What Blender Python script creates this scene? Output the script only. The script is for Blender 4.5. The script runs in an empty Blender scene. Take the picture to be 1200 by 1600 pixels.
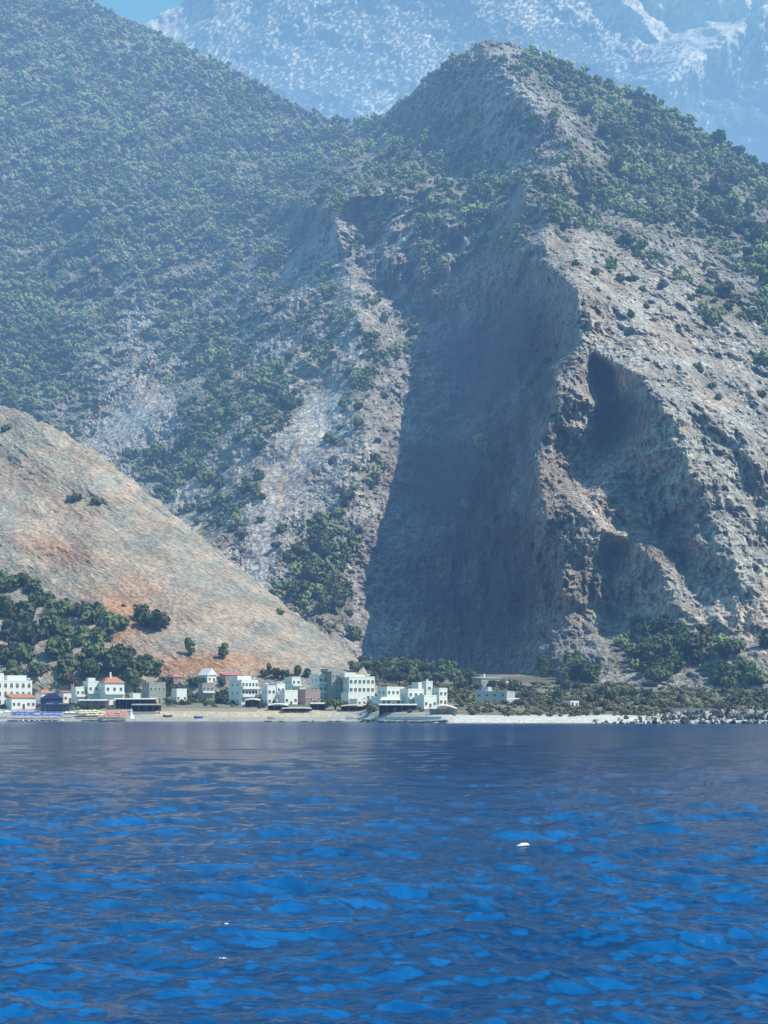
import bpy, bmesh, math, random
import numpy as np
from mathutils import Vector, Matrix
from mathutils.geometry import delaunay_2d_cdt

random.seed(7); RNG = np.random.default_rng(7)
SC = bpy.context.scene
COL = SC.collection
R = math.radians
F, U0, V0, CH = 2800.0, 600.0, 1112.0, 4.0      # focal length in photo pixels, camera axis, horizon row, eye height (m)

# ------------------------------------------------------------------ numeric helpers
_perm = RNG.permutation(4096)
_ang = RNG.random(4096) * 2 * math.pi
_gx, _gy = np.cos(_ang), np.sin(_ang)
def noise(x, y, seed=0):
    x = np.asarray(x, float); y = np.asarray(y, float)
    xi = np.floor(x).astype(np.int64); yi = np.floor(y).astype(np.int64)
    xf = x - xi; yf = y - yi
    def g(ix, iy, fx, fy):
        h = _perm[(ix + _perm[(iy + seed * 57) & 4095]) & 4095]
        return _gx[h] * fx + _gy[h] * fy
    u = xf ** 3 * (xf * (xf * 6 - 15) + 10); v = yf ** 3 * (yf * (yf * 6 - 15) + 10)
    a = g(xi, yi, xf, yf); b = g(xi + 1, yi, xf - 1, yf)
    c = g(xi, yi + 1, xf, yf - 1); d = g(xi + 1, yi + 1, xf - 1, yf - 1)
    return 1.5 * ((a * (1 - u) + b * u) * (1 - v) + (c * (1 - u) + d * u) * v)
def fbm(x, y, octv=4, seed=0, gain=.5):
    s = 0; a = 1.
    for i in range(octv):
        s = s + a * noise(x * 2 ** i, y * 2 ** i, seed + i * 3); a *= gain
    return s
def ridged(x, y, octv=4, seed=0, gain=.5):
    s = 0; a = 1.
    for i in range(octv):
        s = s + a * (1 - 2 * np.abs(noise(x * 2 ** i, y * 2 ** i, seed + i * 3))); a *= gain
    return s

class Field:
    """scalar field over bearing/elevation, linear between surveyed points (creases along the given lines)"""
    U_MIN, U_MAX, V_MIN, V_MAX, ST = -300, 1500, -300, 1210, 3
    def __init__(self, lines, blur=0):
        pts = []; edges = []; idx = {}
        for ln in lines:
            prev = None
            for p in ln:
                k = (p[0], p[1])
                if k not in idx: idx[k] = len(pts); pts.append(p)
                if prev is not None and prev != idx[k]: edges.append((prev, idx[k]))
                prev = idx[k]
        vs, es, fs, ov, oe, of = delaunay_2d_cdt([Vector((p[0], p[1])) for p in pts], edges, [], 0, 1e-4)
        val = []
        for i, o in enumerate(ov):
            if o: val.append(pts[o[0]][2])
            else:
                d = sorted(((vs[i].x - p[0]) ** 2 + (vs[i].y - p[1]) ** 2, p[2]) for p in pts)[:3]
                w = [1 / (q[0] + 1e-6) for q in d]; val.append(sum(a * q[1] for a, q in zip(w, d)) / sum(w))
        nu = (self.U_MAX - self.U_MIN) // self.ST + 1; nv = (self.V_MAX - self.V_MIN) // self.ST + 1
        A = np.full((nv, nu), np.nan)
        for f in fs:
            (x0, y0), (x1, y1), (x2, y2) = [tuple(vs[i]) for i in f]
            c0 = max(0, int((min(x0, x1, x2) - self.U_MIN) / self.ST)); c1 = min(nu - 1, int((max(x0, x1, x2) - self.U_MIN) / self.ST) + 1)
            r0 = max(0, int((min(y0, y1, y2) - self.V_MIN) / self.ST)); r1 = min(nv - 1, int((max(y0, y1, y2) - self.V_MIN) / self.ST) + 1)
            if c1 < c0 or r1 < r0: continue
            X, Y = np.meshgrid(self.U_MIN + self.ST * np.arange(c0, c1 + 1), self.V_MIN + self.ST * np.arange(r0, r1 + 1))
            den = (y1 - y2) * (x0 - x2) + (x2 - x1) * (y0 - y2)
            if abs(den) < 1e-9: continue
            l0 = ((y1 - y2) * (X - x2) + (x2 - x1) * (Y - y2)) / den
            l1 = ((y2 - y0) * (X - x2) + (x0 - x2) * (Y - y2)) / den
            l2 = 1 - l0 - l1
            m = (l0 > -1e-6) & (l1 > -1e-6) & (l2 > -1e-6)
            sub = A[r0:r1 + 1, c0:c1 + 1]
            sub[m] = (l0 * val[f[0]] + l1 * val[f[1]] + l2 * val[f[2]])[m]
        if np.isnan(A).any():
            A = np.where(np.isnan(A), np.nanmean(A), A)
        if blur:
            n = max(1, int(blur / self.ST)); k = np.exp(-.5 * (np.arange(-3 * n, 3 * n + 1) / n) ** 2); k /= k.sum()
            for ax in (0, 1):
                P = np.pad(A, [(3 * n, 3 * n) if a == ax else (0, 0) for a in (0, 1)], mode='edge')
                A = sum(w * (P[i:i + A.shape[0], :] if ax == 0 else P[:, i:i + A.shape[1]]) for i, w in enumerate(k))
        self.A = A
    def __call__(self, u, v):
        return bil(self.A, (np.asarray(v, float) - self.V_MIN) / self.ST, (np.asarray(u, float) - self.U_MIN) / self.ST)
def bil(A, r, c):
    r = np.clip(r, 0, A.shape[0] - 1.001); c = np.clip(c, 0, A.shape[1] - 1.001)
    r0 = np.floor(r).astype(int); c0 = np.floor(c).astype(int); fr = r - r0; fc = c - c0
    if A.ndim == 3: fr = fr[..., None]; fc = fc[..., None]
    return (A[r0, c0] * (1 - fr) * (1 - fc) + A[r0 + 1, c0] * fr * (1 - fc) + A[r0, c0 + 1] * (1 - fr) * fc + A[r0 + 1, c0 + 1] * fr * fc)
def ray(u, v, Y):
    return np.stack([(u - U0) * Y / F, Y + 0 * u, CH + (V0 - v) * Y / F], -1)
def splat(u, v, lst):
    s = np.zeros(np.broadcast(u, v).shape)
    for (cu, cv, ru, rv, ang, val) in lst:
        a = R(ang); du = u - cu; dv = v - cv
        x = du * math.cos(a) + dv * math.sin(a); y = -du * math.sin(a) + dv * math.cos(a)
        s = s + val * np.exp(-((x / ru) ** 2 + (y / rv) ** 2))
    return s
def interp(x, xs, ys): return np.interp(x, xs, ys)
def smooth(a, b, x):
    t = np.clip((np.asarray(x, float) - a) / (b - a), 0, 1); return t * t * (3 - 2 * t)
def mixc(a, b, t): return a * (1 - t[..., None]) + np.asarray(b) * t[..., None]

# ------------------------------------------------------------------ mesh helpers
def tag(o, label=None, cat=None, group=None, kind=None):
    if label: o['label'] = label
    if cat: o['category'] = cat
    if group: o['group'] = group
    if kind: o['kind'] = kind
    return o
def empty(name, loc, rz=0.):
    o = bpy.data.objects.new(name, None); COL.objects.link(o); o.location = loc; o.rotation_euler = (0, 0, rz); o.empty_display_size = .5
    return o
def np_mesh(name, V, Fc, mats, cols=None, smooth_=True, extra=None):
    me = bpy.data.meshes.new(name)
    V = np.ascontiguousarray(V, np.float32).reshape(-1, 3); Fc = np.asarray(Fc, np.int32); k = Fc.shape[1]
    me.vertices.add(len(V)); me.vertices.foreach_set('co', V.ravel())
    me.loops.add(Fc.size); me.loops.foreach_set('vertex_index', Fc.ravel())
    me.polygons.add(len(Fc)); me.polygons.foreach_set('loop_start', np.arange(0, Fc.size, k, dtype=np.int32))
    me.polygons.foreach_set('loop_total', np.full(len(Fc), k, np.int32))
    me.polygons.foreach_set('use_smooth', np.full(len(Fc), smooth_, bool))
    me.update(calc_edges=True)
    if cols is not None:
        a = me.color_attributes.new('Col', 'FLOAT_COLOR', 'POINT')
        c = np.ones((len(V), 4), np.float32); c[:, :3] = cols.reshape(-1, 3); a.data.foreach_set('color', c.ravel())
    if extra is not None:
        for nm, arr in extra.items():
            a = me.attributes.new(nm, 'FLOAT', 'POINT'); a.data.foreach_set('value', np.ascontiguousarray(arr, np.float32).ravel())
    for m in mats: me.materials.append(m)
    me.validate()
    return me
def link(name, me, parent=None):
    o = bpy.data.objects.new(name, me); COL.objects.link(o); o.parent = parent; return o
def grid_faces(nr, nc):
    i = np.arange(nr * nc).reshape(nr, nc)
    return np.stack([i[:-1, :-1], i[:-1, 1:], i[1:, 1:], i[1:, :-1]], -1).reshape(-1, 4)
class MB:
    def __init__(s): s.v = []; s.f = []; s.m = []
    def add(s, vs, fs, mi=0):
        b = len(s.v); s.v += [tuple(p) for p in vs]; s.f += [tuple(b + i for i in f) for f in fs]; s.m += [mi] * len(fs)
    def box(s, x0, x1, y0, y1, z0, z1, mi=0):
        s.add([(x0, y0, z0), (x1, y0, z0), (x1, y1, z0), (x0, y1, z0), (x0, y0, z1), (x1, y0, z1), (x1, y1, z1), (x0, y1, z1)],
              [(0, 3, 2, 1), (4, 5, 6, 7), (0, 1, 5, 4), (1, 2, 6, 5), (2, 3, 7, 6), (3, 0, 4, 7)], mi)
    def tube(s, pts, rs, n=6, mi=0, cap=True):
        pts = [Vector(p) for p in pts]; rings = []
        for i, p in enumerate(pts):
            d = (pts[min(i + 1, len(pts) - 1)] - pts[max(i - 1, 0)]).normalized()
            a = d.orthogonal().normalized(); b = d.cross(a)
            rings.append([p + (a * math.cos(t) + b * math.sin(t)) * rs[i] for t in [2 * math.pi * k / n for k in range(n)]])
        vs = [q for r in rings for q in r]; fs = []
        for i in range(len(pts) - 1):
            for k in range(n):
                fs.append((i * n + k, i * n + (k + 1) % n, (i + 1) * n + (k + 1) % n, (i + 1) * n + k))
        if cap: fs += [tuple(range(n))[::-1], tuple((len(pts) - 1) * n + k for k in range(n))]
        s.add(vs, fs, mi)
    def build(s, name, mats, parent=None, bevel=0):
        me = bpy.data.meshes.new(name or 'part'); me.from_pydata(s.v, [], s.f)
        for m in (mats if isinstance(mats, (list, tuple)) else [mats]): me.materials.append(m)
        me.polygons.foreach_set('material_index', s.m); me.update()
        if bevel:
            bm = bmesh.new(); bm.from_mesh(me); bmesh.ops.bevel(bm, geom=bm.edges[:], offset=bevel, segments=1, affect='EDGES', clamp_overlap=True); bm.to_mesh(me); bm.free()
        return link(name, me, parent) if name else me

# ------------------------------------------------------------------ materials
def newmat(name):
    m = bpy.data.materials.new(name); m.use_nodes = True; nt = m.node_tree
    return m, nt, nt.nodes['Principled BSDF']
def N(nt, t, **kw):
    n = nt.nodes.new(t)
    for k, v in kw.items():
        if k.startswith('i_'): n.inputs[k[2:].replace('_', ' ')].default_value = v
        else: setattr(n, k, v)
    return n
def ramp(nt, fac, a, b, lo, hi):
    r = N(nt, 'ShaderNodeMapRange'); nt.links.new(fac, r.inputs[0])
    for i, q in zip((1, 2, 3, 4), (a, b, lo, hi)): r.inputs[i].default_value = q
    return r.outputs[0]
def mul(nt, c, f):
    n = N(nt, 'ShaderNodeVectorMath', operation='SCALE'); nt.links.new(c, n.inputs[0]); nt.links.new(f, n.inputs['Scale']); return n.outputs[0]
def rock_material(name, s1=.05, s2=.35, bump=1.2, contrast=1., stretch=(1, 1, .6), rot=(0, 0, 0)):
    m, nt, bs = newmat(name); L = nt.links.new
    at = N(nt, 'ShaderNodeAttribute', attribute_name='Col')
    tc = N(nt, 'ShaderNodeTexCoord'); mp = N(nt, 'ShaderNodeMapping'); mp.inputs['Scale'].default_value = stretch; m0 = N(nt, 'ShaderNodeMapping'); m0.inputs['Rotation'].default_value = rot
    L(tc.outputs['Object'], m0.inputs[0]); L(m0.outputs[0], mp.inputs[0])
    n1 = N(nt, 'ShaderNodeTexNoise', i_Scale=s1, i_Detail=6., i_Roughness=.65); n2 = N(nt, 'ShaderNodeTexNoise', i_Scale=s2, i_Detail=5., i_Roughness=.7)
    vo = N(nt, 'ShaderNodeTexVoronoi', feature='DISTANCE_TO_EDGE', i_Scale=s2 * .5); 
    wv = N(nt, 'ShaderNodeVectorMath', operation='ADD'); L(mp.outputs[0], wv.inputs[0]); sc = N(nt, 'ShaderNodeVectorMath', operation='SCALE'); sc.inputs['Scale'].default_value = 4.; L(n2.outputs['Color'], sc.inputs[0]); L(sc.outputs[0], wv.inputs[1])
    for n in (n1, n2): L(mp.outputs[0], n.inputs[0])
    L(wv.outputs[0], vo.inputs[0])
    f1 = ramp(nt, n1.outputs[0], .35, .65, 1 - .22 * contrast, 1 + .18 * contrast)
    f2 = ramp(nt, n2.outputs[0], .36, .64, 1 - .45 * contrast, 1 + .4 * contrast)
    f3 = ramp(nt, vo.outputs[0], 0., .12, 1 - .3 * contrast, 1.)
    c = mul(nt, at.outputs['Color'], f1); c = mul(nt, c, f2); c = mul(nt, c, f3)
    L(c, bs.inputs['Base Color']); bs.inputs['Roughness'].default_value = .95; bs.inputs['Specular IOR Level'].default_value = .15
    b = N(nt, 'ShaderNodeBump', i_Strength=1., i_Distance=bump); ad = N(nt, 'ShaderNodeMath', operation='ADD'); L(n2.outputs[0], ad.inputs[0])
    m3 = N(nt, 'ShaderNodeMath', operation='MULTIPLY'); m3.inputs[1].default_value = .25; L(f3, m3.inputs[0]); L(m3.outputs[0], ad.inputs[1])
    L(ad.outputs[0], b.inputs['Height']); L(b.outputs[0], bs.inputs['Normal'])
    return m
def plain(name, col, rough=.8, var=.12, scale=.6, spec=.3, metal=0.):
    m, nt, bs = newmat(name); L = nt.links.new
    tc = N(nt, 'ShaderNodeTexCoord'); n = N(nt, 'ShaderNodeTexNoise', i_Scale=scale, i_Detail=6., i_Roughness=.65); L(tc.outputs['Object'], n.inputs[0])
    rgb = N(nt, 'ShaderNodeRGB'); rgb.outputs[0].default_value = (*col, 1)
    L(mul(nt, rgb.outputs[0], ramp(nt, n.outputs[0], .3, .7, 1 - var, 1 + var)), bs.inputs['Base Color'])
    bs.inputs['Roughness'].default_value = rough; bs.inputs['Specular IOR Level'].default_value = spec; bs.inputs['Metallic'].default_value = metal
    b = N(nt, 'ShaderNodeBump', i_Strength=.4, i_Distance=.05); L(n.outputs[0], b.inputs['Height']); L(b.outputs[0], bs.inputs['Normal'])
    return m
def leaf_material(name, dark, light, scale=.5, attr=False):
    m, nt, bs = newmat(name); L = nt.links.new
    tc = N(nt, 'ShaderNodeTexCoord'); n = N(nt, 'ShaderNodeTexNoise', i_Scale=scale, i_Detail=3., i_Roughness=.6); L(tc.outputs['Object'], n.inputs[0])
    mx = N(nt, 'ShaderNodeMix', data_type='RGBA'); mx.inputs['A'].default_value = (*dark, 1); mx.inputs['B'].default_value = (*light, 1)
    L(ramp(nt, n.outputs[0], .35, .65, 0, 1), mx.inputs['Factor'])
    if attr:
        a = N(nt, 'ShaderNodeAttribute', attribute_name='tint'); f = ramp(nt, a.outputs['Fac'], 0, 1, .5, 1.6)
    else:
        oi = N(nt, 'ShaderNodeObjectInfo'); f = ramp(nt, oi.outputs['Random'], 0, 1, .7, 1.35)
    L(mul(nt, mx.outputs['Result'], f), bs.inputs['Base Color']); bs.inputs['Roughness'].default_value = .8; bs.inputs['Specular IOR Level'].default_value = .2
    return m
M_ROCK = rock_material('rock_massif', .03, .25, 2.8, 1.3)
M_FAR = rock_material('rock_far_range', .006, .03, 14., .6, (1, 1, .5))
M_HILL = rock_material('rock_near_hill', .05, .5, 1.3, .95, (.6, 1, 2.4), (0, R(-27), 0))
M_GROUND = rock_material('ground_gravel', .08, .8, .25, .6, (1, 1, 1))
M_PINE = leaf_material('pine_foliage', (.065, .095, .04), (.17, .195, .08))
M_PINEW = leaf_material('pine_foliage_wood', (.085, .125, .055), (.235, .265, .11), .04, True)
M_SCRUB = leaf_material('scrub_foliage', (.07, .09, .05), (.20, .18, .11), .08, True)
M_OLIVE = leaf_material('olive_foliage', (.085, .105, .06), (.16, .18, .10))
M_BROWN = leaf_material('dry_foliage', (.10, .075, .05), (.19, .15, .09))
M_BARK = plain('bark', (.10, .075, .055), .95, .3, 4.)
M_WHITE = plain('whitewash', (.9, .895, .87), .85, .05, .4)
M_CREAM = plain('cream_plaster', (.62, .55, .45), .9, .1, .4)
M_LILAC = plain('grey_blue_shade_plaster', (.50, .51, .56), .9, .06, .4)  # grey-blue tone carries the blue shade on the lone house's front
M_STONE = plain('grey_stone_wall', (.38, .37, .35), .95, .35, 1.5)
M_PINK = plain('pinkish_plaster', (.42, .30, .27), .9, .12, .5)
M_TILE = plain('orange_roof_tile', (.52, .24, .14), .85, .2, 2.)
M_REDT = plain('red_roof_tile', (.60, .20, .16), .85, .2, 2.)
M_GLASS = plain('dark_window_glass', (.03, .045, .06), .15, .1, 1., .6)
M_SHADE = plain('canopy_shade', (.035, .035, .04), .9, .2, 1.)
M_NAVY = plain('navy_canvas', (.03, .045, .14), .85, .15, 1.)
M_CONC = plain('concrete', (.42, .41, .39), .9, .15, .5)
M_DCONC = plain('dark_concrete', (.10, .10, .11), .9, .25, .5)
M_WOOD = plain('wood', (.18, .11, .07), .85, .2, 2.)
M_BLUEC = plain('blue_canvas', (.04, .13, .55), .8, .12, 1.)
M_CRMC = plain('cream_canvas', (.74, .62, .40), .8, .08, 1.)
M_REDC = plain('coral_canvas', (.66, .28, .22), .8, .1, 1.)
M_WCAN = plain('white_canvas', (.82, .82, .80), .8, .04, 1.)
M_METAL = plain('painted_metal', (.55, .56, .58), .4, .08, 1., .5)
M_BOULD = plain('boulder_stone', (.5, .49, .47), .95, .3, .7)
M_BOULDD = plain('boulder_dark_stone', (.07, .075, .085), .7, .3, .7)  # near-black stone for the darker boulders
M_FOAM = plain('foam', (.9, .92, .93), .7, .03, 8.)

# ------------------------------------------------------------------ terrain
ROCKG = np.array((.44, .42, .385)); TAN = np.array((.51, .435, .365)); SCREE = np.array((.50, .475, .44)); REDR_SHADE = np.array((.19, .135, .115)); ORANGE = np.array((.54, .30, .18)); DGREEN = np.array((.15, .17, .10))

def ground_shore(u): return interp(u, [-900, 560, 700, 2100], [704, 700, 602, 585])
_pd = [-4000, -60, -20, 0, 6, 13, 17, 30, 80, 150, 260, 400, 900, 4000]
_pl = [-120, -8, -2.2, 0, 1.2, 1.9, 3.9, 5.0, 8.6, 13, 20, 29, 45, 45]
_pr = [-120, -8, -2.2, 0, 1.5, 2.0, 2.1, 2.6, 4.4, 7.5, 13.5, 24, 45, 45]
def zg(x, y):
    x = np.asarray(x, float); y = np.asarray(y, float)
    u = U0 + F * x / np.maximum(y, 50); d = y - ground_shore(u)
    t = smooth(570, 710, u)
    z = interp(d, _pd, _pl) * (1 - t) + interp(d, _pd, _pr) * t
    return z + fbm(x / 25, y / 25, 3, 11) * .35 * smooth(4, 30, d)
def make_ground():
    xs = np.concatenate([np.linspace(-6000, -330, 20), np.arange(-320, 321, 1.6), np.linspace(330, 6000, 20)])
    ys = np.concatenate([np.arange(560, 730, 1.2), np.arange(730, 960, 2.), np.arange(960, 1400, 12.), np.linspace(1400, 9000, 14)])
    X, Y = np.meshgrid(xs, ys); Z = zg(X, Y)
    far = smooth(400, 900, np.abs(X)); Z = Z - 0 * far
    u = U0 + F * X / Y; d = Y - ground_shore(u); n = fbm(X / 9, Y / 9, 4, 5); n2 = fbm(X / 30, Y / 30, 3, 8)
    beachL = np.array((.44, .43, .40)); beachR = np.array((.68, .67, .64)); dirt = np.array((.30, .26, .20)); grass = np.array((.17, .17, .10)); sand = np.array((.60, .50, .36))
    t = smooth(640, 710, u)
    c = beachL + (beachR - beachL) * t[..., None]
    c = mixc(c, sand, smooth(11, 14, d) * smooth(225, 255, u) * (1 - smooth(500, 540, u)) * (1 - smooth(26, 34, d)) * .9)
    c = mixc(c, dirt, smooth(22, 36, d + n * 8 + t * -10))
    c = mixc(c, grass, smooth(40, 75, d + n * 25) * smooth(-.35, .25, n2 + .1))
    c = mixc(c, (.10, .105, .10), (1 - smooth(.0, 1.6, d)) )
    me = np_mesh('ground', np.stack([X, Y, Z], -1), grid_faces(len(ys), len(xs)), [M_GROUND], c)
    tag(link('ground', me), kind='structure')
make_ground()

class Relief: pass
def relief(name, mat, lines, us, top, bot, nrow, rough, colour, blur=6, flat=False, jag=3.0, back=((150, -60), (500, -320)), rowpow=1.):
    """terrain surface: surveyed bearings/elevations with distances, roughened and closed behind the ridge"""
    D = Field(lines, blur)
    t = (np.linspace(0, 1, nrow) ** rowpow)[:, None]
    U = np.broadcast_to(us[None, :], (nrow, len(us)))
    tv = interp(us, *zip(*top)) + 0.; bv = interp(us, *zip(*bot))
    sky = fbm(us / 22, us * 0 + 3, 5, 21, .6) * jag
    tv = tv + sky
    V = bv[None, :] * (1 - t) + tv[None, :] * t
    Y = D(U, V)
    P0 = ray(U, V, Y)
    Y = Y + rough(U, V, P0)
    P = ray(U, V, Y)
    C = colour(U, V, P)
    rg = P[-1]; bk = []
    dirv = rg - np.array([0, 0, CH]); dirv[:, 2] = 0; dirv /= np.linalg.norm(dirv, axis=1)[:, None]
    for (dy, dz) in back:
        q = rg + dirv * dy; q[:, 2] += dz; bk.append(q)
    PP = np.concatenate([P, np.array(bk)], 0); CC = np.concatenate([C] + [C[-1:]] * len(back), 0)
    me = np_mesh(name, PP, grid_faces(PP.shape[0], PP.shape[1]), [mat], CC, not flat)
    o = link(name, me)
    r = Relief(); r.P = P; r.tv = tv; r.bv = bv; r.us = us; r.n = nrow; r.rp = rowpow; r.obj = o
    def at(u, v):
        c = (u - us[0]) / (us[1] - us[0]); T = interp(u, us, tv); B = interp(u, us, bv)
        tt = np.clip((v - B) / (T - B), 0, 1) ** (1 / rowpow)
        return bil(P, tt * (nrow - 1), c)
    r.at = at
    return r

# --- main massif with the forested side valley on the left
CD_LINES = [
 # skyline
 [(-300,-240,2750),(140,0,2600),(230,45,2550),(350,100,2480),(490,178,2330),(550,196,2230),(600,178,2120),(640,150,2050),(700,95,1960),(750,65,1900),(800,65,1880),(850,88,1860),(900,108,1850),(950,130,1830),(1010,152,1810),(1100,205,1780),(1200,262,1760),(1500,450,1720)],
 [(-300,-300,2800),(300,-300,2700),(900,-300,2200),(1500,-300,1900)],
 # left mountain flank
 [(-300,300,2150),(0,200,2280),(180,150,2380),(380,190,2330),(470,230,2260)],
 [(-300,600,1760),(0,430,1990),(150,330,2120),(300,270,2200),(430,250,2230)],
 [(-300,800,1560),(0,640,1730),(90,600,1770)],
 # side valley floor
 [(100,740,1610),(140,690,1660),(205,565,1800),(330,425,1960),(430,310,2080),(530,215,2200)],
 # spur crest between side valley and gorge
 [(620,290,1760),(560,300,1750),(520,330,1730),(535,400,1700),(560,500,1590),(570,600,1500),(575,700,1420),(545,800,1345),(510,900,1270),(500,1000,1190),(430,1100,1120)],
 [(300,640,1600),(330,760,1480),(360,880,1330),(330,1000,1230)],
 [(420,480,1740),(400,600,1600),(410,720,1470),(420,820,1350)],
 # gorge valley line
 [(815,300,1560),(790,395,1510),(798,455,1545),(772,530,1590),(735,620,1560),(690,700,1505),(655,800,1420),(628,880,1350),(612,960,1290),(632,1020,1240),(650,1060,1200),(660,1110,1150)],
 [(560,360,1748),(600,425,1690),(655,470,1648),(700,500,1640)],
 [(640,310,1730),(690,380,1665),(722,440,1635)],
 [(620,500,1640),(640,600,1560)],
 # massif crest coming forward from the peak
 [(770,66,1895),(800,120,1760),(835,170,1690),(890,210,1640),(875,260,1590),(860,330,1490),(850,410,1370),(893,446,1255),(904,490,1225),(905,540,1195),(868,588,1165),(862,650,1140),(838,712,1125),(850,795,1072),(880,900,1048),(890,960,1050),(870,1030,1010),(860,1110,960)],
 [(690,110,1965),(690,170,1925),(680,230,1880),(650,270,1830)],
 [(790,230,1735),(750,300,1700),(770,380,1640)],
 [(820,250,1690),(800,340,1590),(790,400,1520)],
 # cliff face middle
 [(838,440,1470),(828,560,1385),(785,700,1315),(720,850,1275),(730,960,1220),(740,1050,1150),(740,1110,1090)],
 # lit bench left of the upper hollow
 [(868,588,1165),(905,610,1150),(935,625,1165),(940,655,1172),(915,690,1160),(900,742,1137),(895,800,1062)],
 # upper hollow groove and its right crest
 [(904,520,1215),(935,570,1245),(942,620,1245),(940,680,1225),(925,738,1140)],
 [(915,545,1190),(1010,598,1105),(1055,650,1062),(1010,685,1095),(960,728,1115),(925,797,1062)],
 # middle buttress
 [(1055,650,1062),(1060,700,1065),(1100,760,1040),(1125,840,1010),(1150,900,985)],
 [(1010,685,1095),(985,740,1110),(955,790,1088),(940,825,1060),(1000,850,1045),(1050,905,1010),(1065,935,1000),(1000,985,1030),(950,985,1040),(905,1020,1005)],
 [(1000,760,1105),(1010,830,1085),(1080,890,1040),(1100,885,1030)],
 [(960,860,1100),(955,930,1080),(975,975,1060)],
 # right flank
 [(900,330,1560),(1000,400,1440),(1100,420,1420),(1200,440,1400),(1500,500,1380)],
 [(905,450,1245),(1000,500,1250),(1100,560,1220),(1200,600,1190),(1500,620,1180)],
 [(1100,640,1110),(1200,720,1080),(1500,760,1060)],
 [(1160,860,1000),(1200,900,980),(1500,920,970)],
 [(900,1060,955),(1000,1040,960),(1060,1000,965),(1150,990,940),(1500,1000,920)],
 [(-300,1210,1150),(300,1210,1080),(650,1210,1040),(860,1210,890),(1000,1130,860),(1200,1130,850),(1500,1130,850),(1500,1210,800)],
 [(1000,200,1740),(1000,300,1600),(1150,330,1600)],
]
COV_PTS = [(-300,-300,.95),(1500,-300,.9),(-300,1210,.9),(1500,1210,.5),(0,0,.85),(200,100,.93),(350,190,.85),(450,220,.95),(0,200,.93),(0,450,.95),(150,380,.95),(300,300,.97),(430,330,.9),(100,600,.9),
 (210,480,.6),(300,400,.8),(250,540,.75),(330,530,.98),(300,480,.9),(210,590,.3),(200,660,.0),(245,640,.05),(150,700,.3),(270,600,.7),(350,620,.98),(300,700,.9),(380,680,.95),(230,730,.9),(400,560,.6),
 (350,430,.75),(420,420,.7),(490,440,.35),(540,420,.08),(560,470,.1),(520,520,.35),(470,500,.55),(455,640,.9),(480,590,.3),(440,500,.3),(500,660,.12),(460,700,.1),(440,790,.0),(400,870,.0),(420,910,.1),(380,760,.5),(330,800,.75),(300,820,.5),(370,840,.55),
 (540,600,.25),(580,560,.4),(560,680,.15),(610,640,.25),(590,740,.12),(520,760,.2),(510,830,.6),(455,930,.9),(500,900,.98),(530,900,.9),(560,900,.3),(575,960,.03),(545,960,.85),(600,1000,.05),(570,1010,.4),
 (620,240,.8),(560,250,.85),(500,260,.95),(700,130,.65),(650,180,.75),(720,180,.25),(700,230,.35),(620,330,.3),(560,330,.35),(660,300,.45),(700,300,.55),(640,390,.15),(600,430,.1),(690,400,.3),(680,480,.5),(620,500,.35),(650,560,.3),(720,440,.15),
 (780,85,.4),(820,90,.85),(860,120,.8),(830,150,.2),(880,170,.25),(900,130,.85),(940,200,.85),(880,230,.2),(1000,220,.93),(1100,260,.9),(1200,330,.85),(1050,320,.78),(960,300,.8),(880,300,.75),(860,360,.5),(820,330,.65),(780,380,.6),(920,360,.6),(900,400,.15),(960,380,.45),(1000,400,.55),(930,430,.15),(975,435,.25),(1050,430,.3),(1110,470,.4),(1150,380,.8),(1200,430,.85),(1200,520,.3),
 (1000,480,.12),(950,500,.0),(1050,530,.05),(1100,580,.05),(1190,600,.2),(1200,700,.0),(1100,700,.0),(1100,850,.0),(1200,900,.0),
 (800,480,.0),(700,600,.0),(650,800,.0),(740,700,.25),(760,660,.12),(720,740,.15),(790,640,.05),(840,590,.3),(860,560,.15),(860,640,.05),(800,900,.0),(850,1000,.0),(700,1020,.0),(900,830,.1),(900,700,.03),(960,650,.0),
 (920,1000,.45),(900,1040,.7),(960,1040,.65),(1000,1010,.6),(1060,1020,.6),(1110,1010,.65),(1040,970,.05),(1070,1060,.3),(1180,1050,.8),(1200,1000,.1),(1140,960,.03)]
_COV = Field([[p] for p in COV_PTS], 6)
def COV(u, v):
    return _COV(u, v) + splat(u, v, [(520, 520, 100, 130, 15, .20), (560, 680, 80, 110, 15, .28), (400, 800, 90, 90, 0, .1), (360, 700, 90, 150, 25, -.27), (330, 470, 80, 60, 0, -.12), (860, 180, 70, 70, 0, .3), (700, 280, 130, 150, 0, .32), (1020, 480, 170, 60, 10, .22), (1150, 520, 80, 60, 0, .15), (480, 690, 14, 80, 25, -.9), (440, 800, 14, 70, 18, -.9), (405, 880, 22, 60, 10, -.6), (205, 660, 55, 30, -35, -.5), (585, 975, 35, 40, 0, -.4), (760, 690, 45, 60, 0, .25), (845, 590, 30, 30, 0, .2)])
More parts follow.
